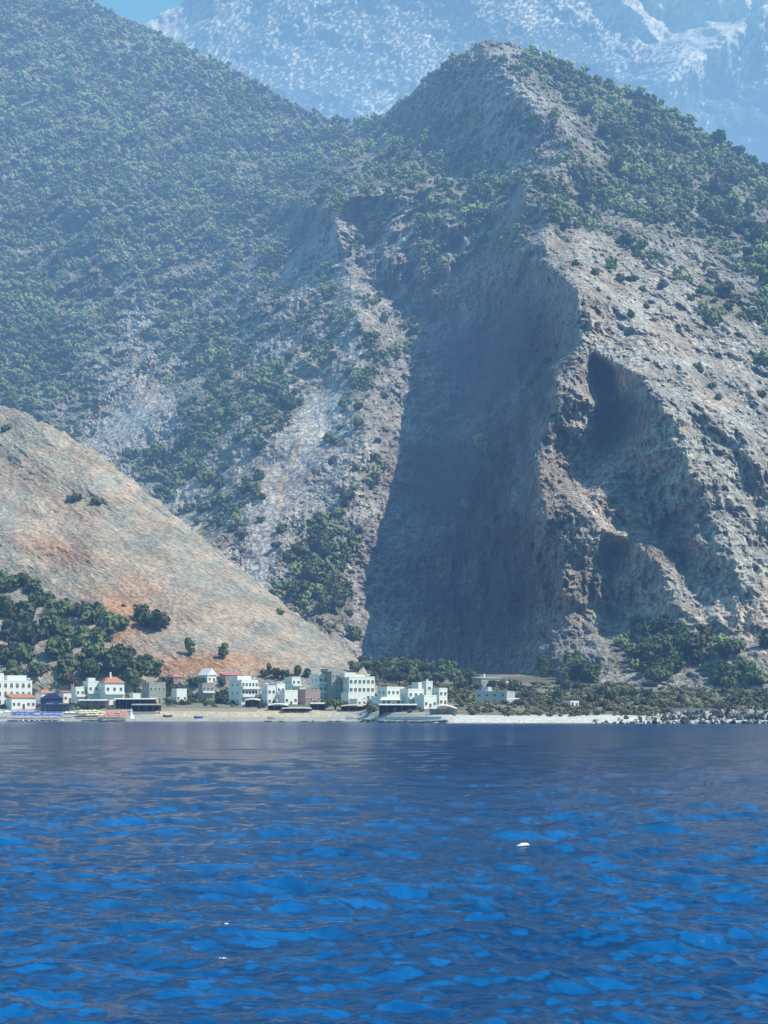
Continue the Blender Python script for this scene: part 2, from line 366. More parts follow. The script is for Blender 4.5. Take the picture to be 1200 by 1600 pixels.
def cd_rough(U, V, P):
    x, z = P[..., 0], P[..., 2]; y = P[..., 1]
    cliff = smooth(.35, .7, splat(U, V, [(760, 700, 110, 330, 12, 1.), (750, 950, 150, 120, 0, 1.), (970, 640, 60, 60, 0, .8), (1030, 800, 60, 90, 20, .7), (620, 420, 60, 35, 10, .8), (715, 170, 45, 45, 0, .7), (970, 930, 70, 60, 0, .5)]))
    up = splat(U, V, [(640, 300, 170, 170, 0, 1.), (1030, 860, 120, 120, 0, .5), (150, 300, 250, 250, 0, .7)])
    big = fbm(x / 75, z / 75 + x / 200, 3, 31) * 22 + ridged((x - .5 * z) / 70, z / 85, 4, 35, .6) * 27 * np.clip(up, 0, 1)
    # gullies run down the slope, leaning with each flank
    tl = smooth(590, 700, U)
    g = (ridged((x - .75 * z) / 42, z / 150, 4, 41) * (1 - tl) + ridged((x + .45 * z) / 42, z / 150, 4, 43) * tl * .55) * 9
    g = g + ridged(x / 40, z / 36, 3, 47, .55) * 8 * smooth(880, 960, U) * smooth(420, 520, V)
    fine = ridged(x / 15, z / 17, 4, 51, .72) * 5.6
    vert = ridged(x / 16, z / 75, 4, 61, .62) * 8.5
    foot = smooth(1100, 1010, V)
    s = 1 - .45 * smooth(900, 1100, V)
    far = smooth(1400, 2200, y)
    smoothscree = splat(U, V, [(205, 655, 60, 40, -35, 1), (470, 700, 25, 90, 25, .9), (410, 870, 25, 70, 10, .9), (580, 980, 30, 40, 0, .8), (540, 430, 30, 40, 0, .5), (520, 600, 90, 190, 15, .7), (350, 760, 80, 110, 0, .6)])
    k = 1 - .85 * np.clip(smoothscree, 0, 1)
    vert = vert + ridged(x / 7, z / 40, 3, 63, .6) * 2.5
    rr = smooth(900, 1000, U) * smooth(440, 520, V)
    return (-(big * .8 + g * (1 + .8 * far) * k * (1 - .5 * cliff) + fine * k * (1 + .6 * far - .25 * rr) + vert * cliff)) * s
def cd_col(U, V, P):
    x, z = P[..., 0], P[..., 2]
    n = fbm(x / 30, z / 30, 4, 71); n2 = fbm(x / 90, z / 90, 3, 73)
    c = mixc(np.broadcast_to(ROCKG, U.shape + (3,)), TAN, smooth(-.15, .65, n + splat(U, V, [(520, 520, 90, 160, 15, .3), (900, 330, 120, 150, 0, .45), (1100, 300, 200, 200, 0, .4), (900, 760, 60, 50, 0, .9), (900, 640, 50, 40, 0, .4), (215, 600, 50, 50, -30, .5), (1120, 980, 120, 60, -10, .45), (1120, 530, 120, 60, 20, .2), (1150, 760, 100, 150, 0, -.3)])))
    c = mixc(c, SCREE, np.clip(splat(U, V, [(205, 660, 55, 30, -35, 1.1), (475, 680, 14, 60, 27, 1.1), (440, 780, 16, 50, 18, 1.), (405, 870, 22, 60, 12, 1.1), (585, 975, 30, 40, 0, 1.), (560, 500, 18, 50, 25, .6), (530, 620, 90, 170, 15, .6), (1000, 480, 60, 40, 0, .5), (540, 430, 30, 40, 0, .4)]), 0, 1))
    c = mixc(c, (.55, .42, .30), np.clip(splat(U, V, [(455, 715, 5, 26, 22, .9), (438, 765, 4, 22, 15, .6)]), 0, 1))
    c = mixc(c, REDR_SHADE, np.clip(splat(U, V, [(770, 900, 130, 170, 5, 1.1), (800, 560, 90, 130, 10, 1.), (690, 720, 80, 220, 15, .9), (715, 175, 40, 50, 0, .6), (620, 420, 60, 35, 10, .5), (970, 650, 60, 60, 0, .35), (1060, 850, 50, 50, 0, .5)]) * smooth(-.5, .3, n2 + .25), 0, 1))  # reddish cliff rock, darkened and spread to paint in the cliff's shade
    pd = np.full(U.shape, 99.)
    for (a0, b0, a1, b1) in [(508, 625, 488, 655), (488, 655, 468, 690), (468, 690, 455, 722), (455, 722, 442, 752), (442, 752, 436, 790), (436, 790, 418, 830), (418, 830, 398, 870), (398, 870, 400, 905)]:
        t = np.clip(((U - a0) * (a1 - a0) + (V - b0) * (b1 - b0)) / ((a1 - a0) ** 2 + (b1 - b0) ** 2), 0, 1); pd = np.minimum(pd, np.hypot(U - a0 - t * (a1 - a0), V - b0 - t * (b1 - b0)))
    pd = pd + n * 3
    c = mixc(c, (.47, .46, .44), smooth(22, 9, pd) * .85); c = mixc(c, (.62, .49, .35), smooth(5.5, 2.5, pd) * smooth(810, 780, V) * smooth(650, 690, V))
    c = c * (1 - .38 * smooth(.35, .8, splat(U, V, [(745, 860, 110, 230, 8, 1.), (800, 540, 75, 110, 10, 1.), (720, 640, 60, 150, 20, .8), (985, 650, 40, 50, 0, .9), (1040, 830, 45, 60, 15, .8)])))[..., None]  # shaded cliff faces and hollows painted darker in the albedo
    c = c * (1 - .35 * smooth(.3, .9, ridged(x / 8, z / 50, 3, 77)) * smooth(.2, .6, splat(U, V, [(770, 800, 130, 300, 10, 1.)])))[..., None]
    cov = COV(U, V)
    c = mixc(c, DGREEN, smooth(.3, .85, cov + n * .4) * .62)
    return c
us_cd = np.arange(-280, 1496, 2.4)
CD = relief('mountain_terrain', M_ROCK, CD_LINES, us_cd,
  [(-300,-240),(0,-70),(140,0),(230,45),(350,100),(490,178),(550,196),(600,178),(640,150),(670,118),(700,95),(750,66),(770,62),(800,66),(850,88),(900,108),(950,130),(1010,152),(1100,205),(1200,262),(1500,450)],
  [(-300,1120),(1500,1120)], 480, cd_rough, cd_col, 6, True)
tag(CD.obj, kind='structure')

# --- bare near hill on the left
def b_rough(U, V, P):
    x, z = P[..., 0], P[..., 2]
    return -(fbm(x / 55, z / 40, 3, 81) * 7 + ridged((x + 1.2 * z) / 16, (z - .5 * x) / 45, 4, 83, .6) * 1.2 + fbm(x / 5, z / 4, 3, 85) * .9)
def b_col(U, V, P):
    x, z = P[..., 0], P[..., 2]
    n = fbm((x + z) / 30, (z - .6 * x) / 14, 4, 87); n2 = fbm(x / 60, z / 40, 3, 89)
    base = mixc(np.broadcast_to(np.array((.52, .425, .34)), U.shape + (3,)), (.42, .395, .34), smooth(-.3, .3, n))
    c = mixc(base, ORANGE, np.clip(splat(U, V, [(90, 860, 70, 22, 15, .8), (190, 950, 60, 35, 10, 1.), (225, 910, 40, 14, 20, .6), (120, 800, 60, 30, 30, .3), (30, 740, 60, 20, 25, .35), (300, 1040, 110, 22, 0, 1.), (180, 990, 50, 25, 0, .7), (330, 960, 60, 25, 20, .25), (380, 1040, 60, 14, 5, .6)]) * smooth(-.7, .3, n + .3), 0, 1))
    c = mixc(c, (.26, .26, .22), np.clip(splat(U, V, [(60, 920, 80, 25, 25, .6), (250, 870, 80, 25, 35, .4), (250, 1000, 60, 15, 10, .4)]), 0, 1))
    return c
us_b = np.arange(-200, 602, 1.8)
HB = relief('hill_terrain', M_HILL, [
 [(-300,560,1230),(-100,600,1160),(0,633,1110),(60,655,1085),(150,705,1060),(250,785,1030),(350,868,1000),(450,948,970),(560,1022,930),(620,1062,900)],
 [(-300,480,1260),(0,560,1180),(300,760,1080),(620,1000,950),(900,1000,900)],
 [(-300,760,1080),(0,800,1000),(150,840,975),(300,920,940),(420,985,915)],
 [(-300,950,960),(0,930,925),(150,960,895),(300,1010,870),(450,1045,860),(560,1060,850)],
 [(-300,1075,850),(0,1060,850),(300,1060,835),(620,1080,835),(900,1080,835)],[(-300,1210,800),(300,1210,800),(900,1210,800)]],
 us_b, [(-200,575),(-100,600),(-30,625),(0,633),(30,640),(60,655),(100,677),(150,705),(250,785),(350,868),(450,948),(550,1022),(575,1052),(602,1085)],
 [(-300,1110),(700,1110)], 330, b_rough, b_col, 8, True, 5.0, ((40, -25), (140, -110)))
tag(HB.obj, kind='structure')

# --- far limestone range
E_LINES = [
 [(-300,300,7200),(100,100,7000),(225,38,6900),(290,0,6800),(360,-60,6700),(700,-200,6500),(1500,-300,6300)],
 [(-300,-300,7500),(700,-300,6900)],
 [(300,120,6200),(330,60,6450),(345,0,6650),(400,-100,6600)],
 [(480,200,5700),(520,100,6100),(600,0,6500)],
 [(640,150,5800),(700,60,6250),(720,0,6450)],
 [(850,100,5750),(880,20,6100),(900,-60,6350)],
 [(1500,-60,5900),(1200,18,5600),(1120,70,5450),(1060,110,5350),(950,190,5150),(880,260,5000)],
 [(1500,60,5900),(1200,110,5700),(1100,160,5550),(1010,230,5300)],
 [(1060,40,6000),(1000,110,5750),(900,170,5450)],
 [(1130,260,5100),(1200,200,5200),(1500,120,5300)],
 [(-300,600,5200),(300,600,5000),(900,600,4500),(1500,600,4500)]]
def e_rough(U, V, P):
    x, z = P[..., 0], P[..., 2]
    return -(ridged(x / 420, z / 600, 5, 91, .5) * 100 + ridged(x / 70, z / 110, 3, 93) * 24)
EW = Field([[p] for p in [(-300,-300,.5),(1500,-300,1.),(-300,600,.2),(1500,600,.2),(270,40,.55),(330,50,.45),(400,150,.38),(560,150,.42),(560,30,.45),(700,60,.45),(650,130,.5),(640,30,.35),(900,50,.28),(830,90,.25),(790,40,.5),(1000,20,.8),(1060,60,.75),(1150,20,.95),(950,80,.55),(1000,130,.4),(950,150,.25),(1100,95,.8),(1150,150,.2),(1200,200,.2),(1050,170,.15),(1180,90,.45),(490,200,.55)]], 5)  # limestone whiteness, with the sunlit slope and shaded basin painted into it
def e_col(U, V, P):
    x, z = P[..., 0], P[..., 2]
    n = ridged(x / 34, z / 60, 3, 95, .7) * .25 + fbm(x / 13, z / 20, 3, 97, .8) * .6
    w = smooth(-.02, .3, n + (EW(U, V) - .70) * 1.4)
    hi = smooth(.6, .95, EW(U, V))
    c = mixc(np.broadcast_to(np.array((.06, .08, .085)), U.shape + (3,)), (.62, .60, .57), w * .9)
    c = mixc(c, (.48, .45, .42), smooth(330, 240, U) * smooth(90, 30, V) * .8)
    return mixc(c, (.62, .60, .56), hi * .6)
us_e = np.arange(60, 1500, 2.4)
ER = relief('far_mountain_terrain', M_FAR, E_LINES, us_e, [(0,160),(225,36),(258,18),(290,0),(330,-30),(380,-70),(500,-110),(900,-150),(1500,-180)], [(0,480),(1500,480)], 300, e_rough, e_col, 8, False, 4.0, ((600, -300), (2500, -1500)))
tag(ER.obj, kind='structure')

# ------------------------------------------------------------------ foliage
def clump(nl, rad, flat=.75, leaf=.22, seed=0, lumps=9, conical=0.):
    """crown of many small leaf faces gathered in uneven lumps"""
    r = np.random.default_rng(seed); V = []; Fc = []
    cs = r.normal(size=(lumps, 3)); cs /= np.linalg.norm(cs, axis=1)[:, None]; cs *= (r.random((lumps, 1)) * .45 + .3)
    cs[:, 2] = cs[:, 2] * flat
    if conical: cs[:, :2] *= (1 - conical * (cs[:, 2:3] + .6)); 
    rs = r.random(lumps) * .22 + .34
    for i in range(nl):
        k = r.integers(lumps); d = r.normal(size=3); d /= np.linalg.norm(d)
        p = (cs[k] + d * rs[k] * (r.random() ** .35) * np.array((1, 1, .8))) * rad
        n = d + r.normal(size=3) * .5; n /= np.linalg.norm(n)
        a = np.cross(n, r.normal(size=3)); a /= np.linalg.norm(a) + 1e-9; b = np.cross(n, a)
        s = leaf * rad * (.6 + .8 * r.random()); q = s * (.5 + .5 * r.random())
        j = len(V); V += [p - a * s - b * q * .4, p + a * s * .3 - b * q, p + a * s + b * q * .3, p - a * s * .2 + b * q]; Fc.append((j, j + 1, j + 2, j + 3))
    return np.array(V), np.array(Fc)
def core(rad, flat, seed):
    bm = bmesh.new(); bmesh.ops.create_icosphere(bm, subdivisions=2, radius=rad * .62)
    r = random.Random(seed)
    for v in bm.verts:
        v.co *= 1 + r.uniform(-.22, .22); v.co.z *= flat
    V = np.array([v.co[:] for v in bm.verts]); Fc = [tuple(v.index for v in f.verts) for f in bm.faces]; bm.free(); return V, Fc
def tree_parts(seed, rad=1., flat=.75, trunk_h=.8, nl=420, conical=0., lumps=10, leaf=.16, two=True):
    """crown and trunk meshes, base at the origin, crown radius rad"""
    V, Fc = clump(nl, rad, flat, leaf, seed, lumps, conical); cz = trunk_h * rad + flat * rad * .75
    V = V + np.array((0, 0, cz))
    cv, cf = core(rad * .8, flat, seed); cv = cv + np.array((0, 0, cz))
    vs = [tuple(p) for p in V] + [tuple(p) for p in cv]; fs = [tuple(f) for f in Fc] + [tuple(i + len(V) for i in f) for f in cf]
    r = random.Random(seed); t = MB()
    bend = r.uniform(-.15, .15) * rad
    t.tube([(0, 0, -.35 * rad), (bend * .3, 0, trunk_h * rad * .5), (bend, 0, cz * .9)], [.12 * rad, .09 * rad, .05 * rad], 6)
    for k in range(4):
        a = r.uniform(0, 6.28); q = .5 * rad
        t.tube([(bend * .6, 0, trunk_h * rad * .75), (bend + math.cos(a) * q * .5, math.sin(a) * q * .5, cz * .8), (bend + math.cos(a) * q, math.sin(a) * q, cz)], [.05 * rad, .035 * rad, .02 * rad], 5)
    return vs, fs, t
def tree_meshes(seed, leafmat, **kw):
    vs, fs, t = tree_parts(seed, **kw)
    c = bpy.data.meshes.new('crown'); c.from_pydata(vs, [], fs); c.materials.append(leafmat); c.update()
    tr = t.build(None, M_BARK); tr.name = 'trunk'
    one = bpy.data.meshes.new('tree'); n = len(vs)
    one.from_pydata(vs + t.v, [], fs + [tuple(n + i for i in f) for f in t.f]); one.materials.append(leafmat); one.materials.append(M_BARK)
    one.polygons.foreach_set('material_index', [0] * len(fs) + [1] * len(t.f)); one.update()
    return c, tr, one
PINE = [tree_meshes(100 + i, M_PINE, flat=random.choice((.62, .75, .85)), trunk_h=.35, nl=460) for i in range(6)]
OLIVE = [tree_meshes(200 + i, M_OLIVE, flat=.75, trunk_h=.3, nl=420, leaf=.13) for i in range(3)]
BROWN = [tree_meshes(250 + i, M_BROWN, flat=.7, trunk_h=.2, nl=320, leaf=.12) for i in range(2)]
CYPR = [tree_meshes(300 + i, M_PINE, flat=1.9, trunk_h=.4, nl=420, leaf=.14, conical=.25) for i in range(2)]
TALL = [tree_meshes(320 + i, M_PINE, flat=1.15, trunk_h=.5, nl=460, leaf=.14) for i in range(2)]
BUSH = [tree_meshes(340 + i, m_, flat=.6, trunk_h=.02, nl=380, leaf=.13) for i, m_ in enumerate((M_PINE, M_OLIVE, M_BROWN, M_OLIVE))]
def put_tree(name, meshes, loc, rad, label, cat='tree', group=None, parts=True, rz=None, sq=1.):
    rz = random.uniform(0, 6.28) if rz is None else rz
    if parts:
        r = empty(name, loc, rz); r.scale = (rad, rad, rad * sq)
        link('crown', meshes[0], r); link('trunk', meshes[1], r)
    else:
        r = link(name, meshes[2]); r.location = loc; r.rotation_euler = (0, 0, rz); r.scale = (rad, rad, rad * sq)
    tag(r, label, cat, group); return r

# individual trees and the wood on the mountain
cand = []
sp = 6.2
gu, gv = np.meshgrid(np.arange(-150, 1350, sp), np.arange(-60, 1075, sp * .8))
gu = gu + RNG.uniform(-sp * .5, sp * .5, gu.shape); gv = gv + RNG.uniform(-sp * .45, sp * .45, gv.shape)
gu, gv = gu.ravel(), gv.ravel()
topv = interp(gu, CD.us, CD.tv)
ok = (gv > topv + 1) & ((gu > 560) | (gv < interp(gu, HB.us, HB.tv) + 6))
gu, gv = gu[ok], gv[ok]
PT = CD.at(gu, gv); cov = COV(gu, gv)
lean = np.where(gu < 650, .9, -.3)
wx = (PT[:, 0] - lean * PT[:, 2]); nn = fbm(wx / 26, (PT[:, 2] + .35 * lean * PT[:, 0]) / 55, 3, 111, .6) * .7 + noise(wx / 90, PT[:, 2] / 120, 117) * .35 + fbm(PT[:, 0] / 11, PT[:, 2] / 11, 2, 113) * .25
thr = (cov - .68) * 1.3
acc = (nn < thr) & (cov > .02)
# thin out so that nearer crowns keep their distance
keep = RNG.random(len(gu)) < np.clip(.36 + .5 * (PT[:, 1] - 1000) / 1200, .28, .9)
acc &= keep
gu, gv, PT, cov = gu[acc], gv[acc], PT[acc], cov[acc]
RAD = (1.7 + 3.6 * RNG.random(len(gu)) ** 1.8) * (1 + .25 * (cov > .8)) * (1 + .15 * (PT[:, 1] > 1900))
RAD *= np.where((cov < .15), .75, 1.) * np.where(PT[:, 1] < 1900, 1.3, 1.05)
px = RAD / PT[:, 1]
infr = (gu > -4) & (gu < 1204) & (gv > -5)
order = np.argsort(-(px * infr))
ind = order[:118]; rest = order[118:]
def region(u, v):
    if u > 860 and v > 930: return ('pine growing at the foot of the grey rock slope on the right', 'pines at the foot of the right slope')
    if u > 700 and v > 540: return ('small dark pine clinging to the shaded gorge cliff', 'pines clinging to the gorge cliff')
    if u > 800: return ('dark pine scattered on the sunny right shoulder of the central mountain', 'pines on the right shoulder of the mountain')
    if v > 560 or u < 560: return ('dark green pine standing on the pale scree slope left of the gorge', 'pines on the scree slope left of the gorge')
    return ('pine growing among the broken rocks above the gorge cliff', 'pines among the rocks above the cliff')
for i in ind:
    lb, gp = region(gu[i], gv[i])
    put_tree('pine_tree', random.choice(PINE), PT[i] - np.array((0, 0, .1)), RAD[i], lb, 'tree', gp, False, sq=random.uniform(.9, 1.25))
spots = [(455,640,17),(448,655,13),(402,702,15),(404,750,15),(385,770,13),(318,800,15),(342,765,13),(345,822,12),(378,842,14),(300,745,13),(330,700,14),(360,650,14),(310,660,12),(285,700,12),(350,735,11),(372,690,11),(295,800,12),(335,790,10),(410,780,9),(360,800,10),(408,815,10),(440,832,13),(434,856,11),(455,925,16),(545,962,11),(560,640,11),(575,560,10),(545,585,10),(600,502,12),(620,480,10),(645,522,10),(590,470,9),(560,665,10),(600,622,10),(520,560,11),(560,512,8),(520,722,9),(510,830,12),(560,835,12),(540,792,10),(590,692,9),(630,592,8),(480,532,11),(452,562,10),(430,520,11),(440,482,11),(500,432,10),(660,560,9),(675,505,10),(690,470,9),(655,445,9),(620,560,8),(580,760,9),(555,735,8),(530,672,7),
 (930,430,9),(968,440,12),(985,440,12),(1005,455,9),(1035,450,10),(1010,482,8),(1088,575,9),(1094,582,8),(1112,608,9),(1122,624,9),(1188,620,11),(1046,596,4),(985,496,9),(1022,502,6),(935,455,6),(1080,470,9),(1122,500,8),(1150,470,9),(1060,520,6),(900,415,9),(860,440,8),
 (856,568,11),(842,588,9),(828,603,9),(762,660,8),(755,685,9),(728,710,8),(720,735,8),(770,745,9),(748,762,8),(800,725,7),(776,650,7),(1010,695,5),(738,650,7),(820,560,8),(870,545,7),(790,700,7),(900,830,8),(885,720,6)]
for (u, v, r) in spots:
    p = CD.at(np.array([float(u)]), np.array([float(v)]))[0]; rad = r * p[1] / F * .9; lb, gp = region(u, v)
    put_tree('pine_tree', random.choice(PINE), p - np.array((0, 0, rad * .3)), rad, lb, 'tree', gp, False, sq=random.uniform(.8, 1.1))
# the remaining wood in one mesh
tmpl = []
for s in range(6):
    r = np.random.default_rng(500 + s); V = []; Fc = []
    K = 15
    base = np.array([(1, 0, 0), (-1, 0, 0), (0, 1, 0), (0, -1, 0), (0, 0, 1), (0, 0, -1)], float); of = np.array([(0, 2, 4), (2, 1, 4), (1, 3, 4), (3, 0, 4), (2, 0, 5), (1, 2, 5), (3, 1, 5), (0, 3, 5)])
    for k in range(K):
        c = r.normal(size=3); c /= np.linalg.norm(c); c *= r.random() ** .5 * .72; c[2] = c[2] * .75 + .75
        q, _ = np.linalg.qr(r.normal(size=(3, 3))); sz = r.uniform(.22, .42, 3)
        j = len(V); V += list((base * sz) @ q + c); Fc += [tuple(f + j) for f in of]
    tmpl.append((np.array(V), np.array(Fc)))
VV = []; FF = []; TT = []; off = 0
for i in rest:
    V, Fc = tmpl[int(RNG.integers(6))]; a = RNG.random() * 6.28; ca, sa = math.cos(a), math.sin(a)
    W = np.stack([V[:, 0] * ca - V[:, 1] * sa, V[:, 0] * sa + V[:, 1] * ca, V[:, 2] * RNG.uniform(.85, 1.2)], -1) * RAD[i] + PT[i] - np.array((0, 0, .3))
    VV.append(W); FF.append(Fc + off); TT.append(np.full(len(V), np.clip(.5 + .9 * noise(PT[i, 0] / 40, PT[i, 2] / 40, 5) + RNG.uniform(-.35, .35), 0, 1))); off += len(V)
print('TREES', len(gu), 'verts', off)
me = np_mesh('pine_wood', np.concatenate(VV), np.concatenate(FF), [M_PINEW], None, True, {'tint': np.concatenate(TT)})
tag(link('pine_wood', me), 'dense dark green pine wood covering the left mountain and the upper slopes', 'wood', None, 'stuff')

# grove and lone bushes on the near hill
def on_hill(u, v): return HB.at(np.array([float(u)]), np.array([float(v)]))[0]
grove = [(0,925,26),(28,915,22),(52,925,18),(8,960,26),(62,945,22),(38,968,24),(92,960,22),(118,962,18),(80,982,24),(15,998,26),(52,1004,26),(100,992,24),(142,972,24),(178,985,24),(160,998,20),(128,1005,24),(90,1024,26),(40,1032,26),(2,1035,26),(62,1052,22),(110,1044,26),(150,1030,26),(188,1030,22),(140,1056,22),(178,1052,24),(215,1046,22),(238,1050,18),(20,1060,20),(228,1034,14),(100,1062,18),(205,1062,18),(-30,940,28),(-35,990,28),(-30,1040,28)]
for k, (u, v, r) in enumerate(grove):
    p = on_hill(u, v); rad = r * p[1] / F * 1.05
    brown = k in (8, 14, 16)
    put_tree('pine_tree', PINE[k % 6], p - np.array((0, 0, rad * .55)), rad, 'full dark green pine in the dense grove at the left foot of the bare hill', 'tree', 'pines in the grove at the foot of the bare hill', sq=random.uniform(.9, 1.2))
lone = [(10,672,11,BUSH[0],'dark round bush near the top of the bare hill at the left edge','bush'),(114,782,15,BUSH[1],'grey green bush halfway up the bare hill, left one of a pair','bush'),(153,786,13,BUSH[1],'darker grey green bush halfway up the bare hill, right one of a pair','bush'),
 (438,958,9,BUSH[0],'small dark bush on the lower right edge of the bare hill','bush'),(242,985,27,PINE[1],'broad dark tree standing alone on orange soil above the village','tree'),(222,968,18,PINE[2],'lower lobe tree on the left side of the broad lone tree on orange soil','tree'),
 (193,947,5,BUSH[2],'tiny dark red brown bush on orange soil above the pine grove','bush'),(295,1024,11,CYPR[0],'narrow dark cypress on the hillside, left one of two','tree'),(347,1030,12,TALL[0],'stout dark upright tree on the hillside, right one of two','tree'),(325,700,0,None,'','')]
for u, v, r, ms, lb, ct in lone:
    if not r: continue
    p = on_hill(u, v); rad = r * p[1] / F
    put_tree('tree' if ct == 'tree' else 'bush', ms, p - np.array((0, 0, rad * .2)), rad, lb, ct)

# ------------------------------------------------------------------ buildings
FOOT = []
def gz(x, y): return float(zg(x, y))
def UX(u, Y): return (u - U0) * Y / F
def VZ(v, Y): return CH + (V0 - v) * Y / F
def seafront(Y, u, vb):
    return Y if (vb is not None or Y > 800 or u < 572 or u > 712) else Y - (700 - float(ground_shore(u))) * .8 * (1 if u < 660 else .75)
def tri_roof(mb, x0, x1, y0, y1, z, h, kind):
    if kind == 'hip':
        a = (x1 - x0) * .28; ym = (y0 + y1) / 2
        mb.add([(x0, y0, z), (x1, y0, z), (x1, y1, z), (x0, y1, z), (x0 + a, ym, z + h), (x1 - a, ym, z + h)], [(0, 1, 5, 4), (1, 2, 5), (2, 3, 4, 5), (3, 0, 4), (0, 3, 2, 1)])
    elif kind == 'gable':
        xm = (x0 + x1) / 2
        mb.add([(x0, y0, z), (x1, y0, z), (x1, y1, z), (x0, y1, z), (xm, y0, z + h), (xm, y1, z + h)], [(0, 1, 4), (1, 2, 5, 4), (2, 3, 5), (3, 0, 4, 5), (0, 3, 2, 1)])
    elif kind == 'mono':
        mb.add([(x0, y0, z), (x1, y0, z), (x1, y1, z), (x0, y1, z), (x1, y1, z + h), (x0, y1, z + h)], [(0, 1, 4, 5), (1, 2, 4), (2, 3, 5, 4), (3, 0, 5), (0, 3, 2, 1)])
def wall_window(parent, x, z, w, h, y, arch=False, frame=M_WHITE, name='window', side=None):
    m = MB(); f = .10
    def put(x0, x1, y0, y1, z0, z1, mi):
        if side is None: m.box(x0, x1, y0, y1, z0, z1, mi)
        elif side < 0: m.box(y0 - y + parent['_hx0'] , y1 - y + parent['_hx0'], x0, x1, z0, z1, mi)
        else: m.box(parent['_hx1'] - (y1 - y), parent['_hx1'] - (y0 - y), x0, x1, z0, z1, mi)
    put(x - w / 2, x + w / 2, y - .035, y + .05, z, z + h, 0)
    put(x - w / 2 - f, x - w / 2, y - .09, y + .05, z - .08, z + h + .08, 1); put(x + w / 2, x + w / 2 + f, y - .09, y + .05, z - .08, z + h + .08, 1)
    put(x - w / 2, x + w / 2, y - .09, y + .05, z + h, z + h + .08, 1); put(x - w / 2, x + w / 2, y - .14, y + .05, z - .08, z, 1)
    put(x - .03, x + .03, y - .06, y - .036, z, z + h, 1)
    if arch and side is None:
        n = 8; vs = [(x, y - .036, z + h + .081)] + [(x + math.cos(math.pi * k / n) * w / 2, y - .036, z + h + .081 + math.sin(math.pi * k / n) * w * .38) for k in range(n + 1)]
        m.add(vs, [(0, k + 2, k + 1) for k in range(n)], 0)
    return m.build(name, [M_GLASS, frame], parent)
def building(name, label, u0, u1, vtop, Y, *a, **k):
    if Y == 'hill':
        vb = k.pop('vb'); Y = float(HB.at(np.array([(u0 + u1) / 2.]), np.array([float(vb)]))[0][1]); k['vbase'] = vb + 3
    return building_(name, label, u0, u1, vtop, Y, *a, **k)
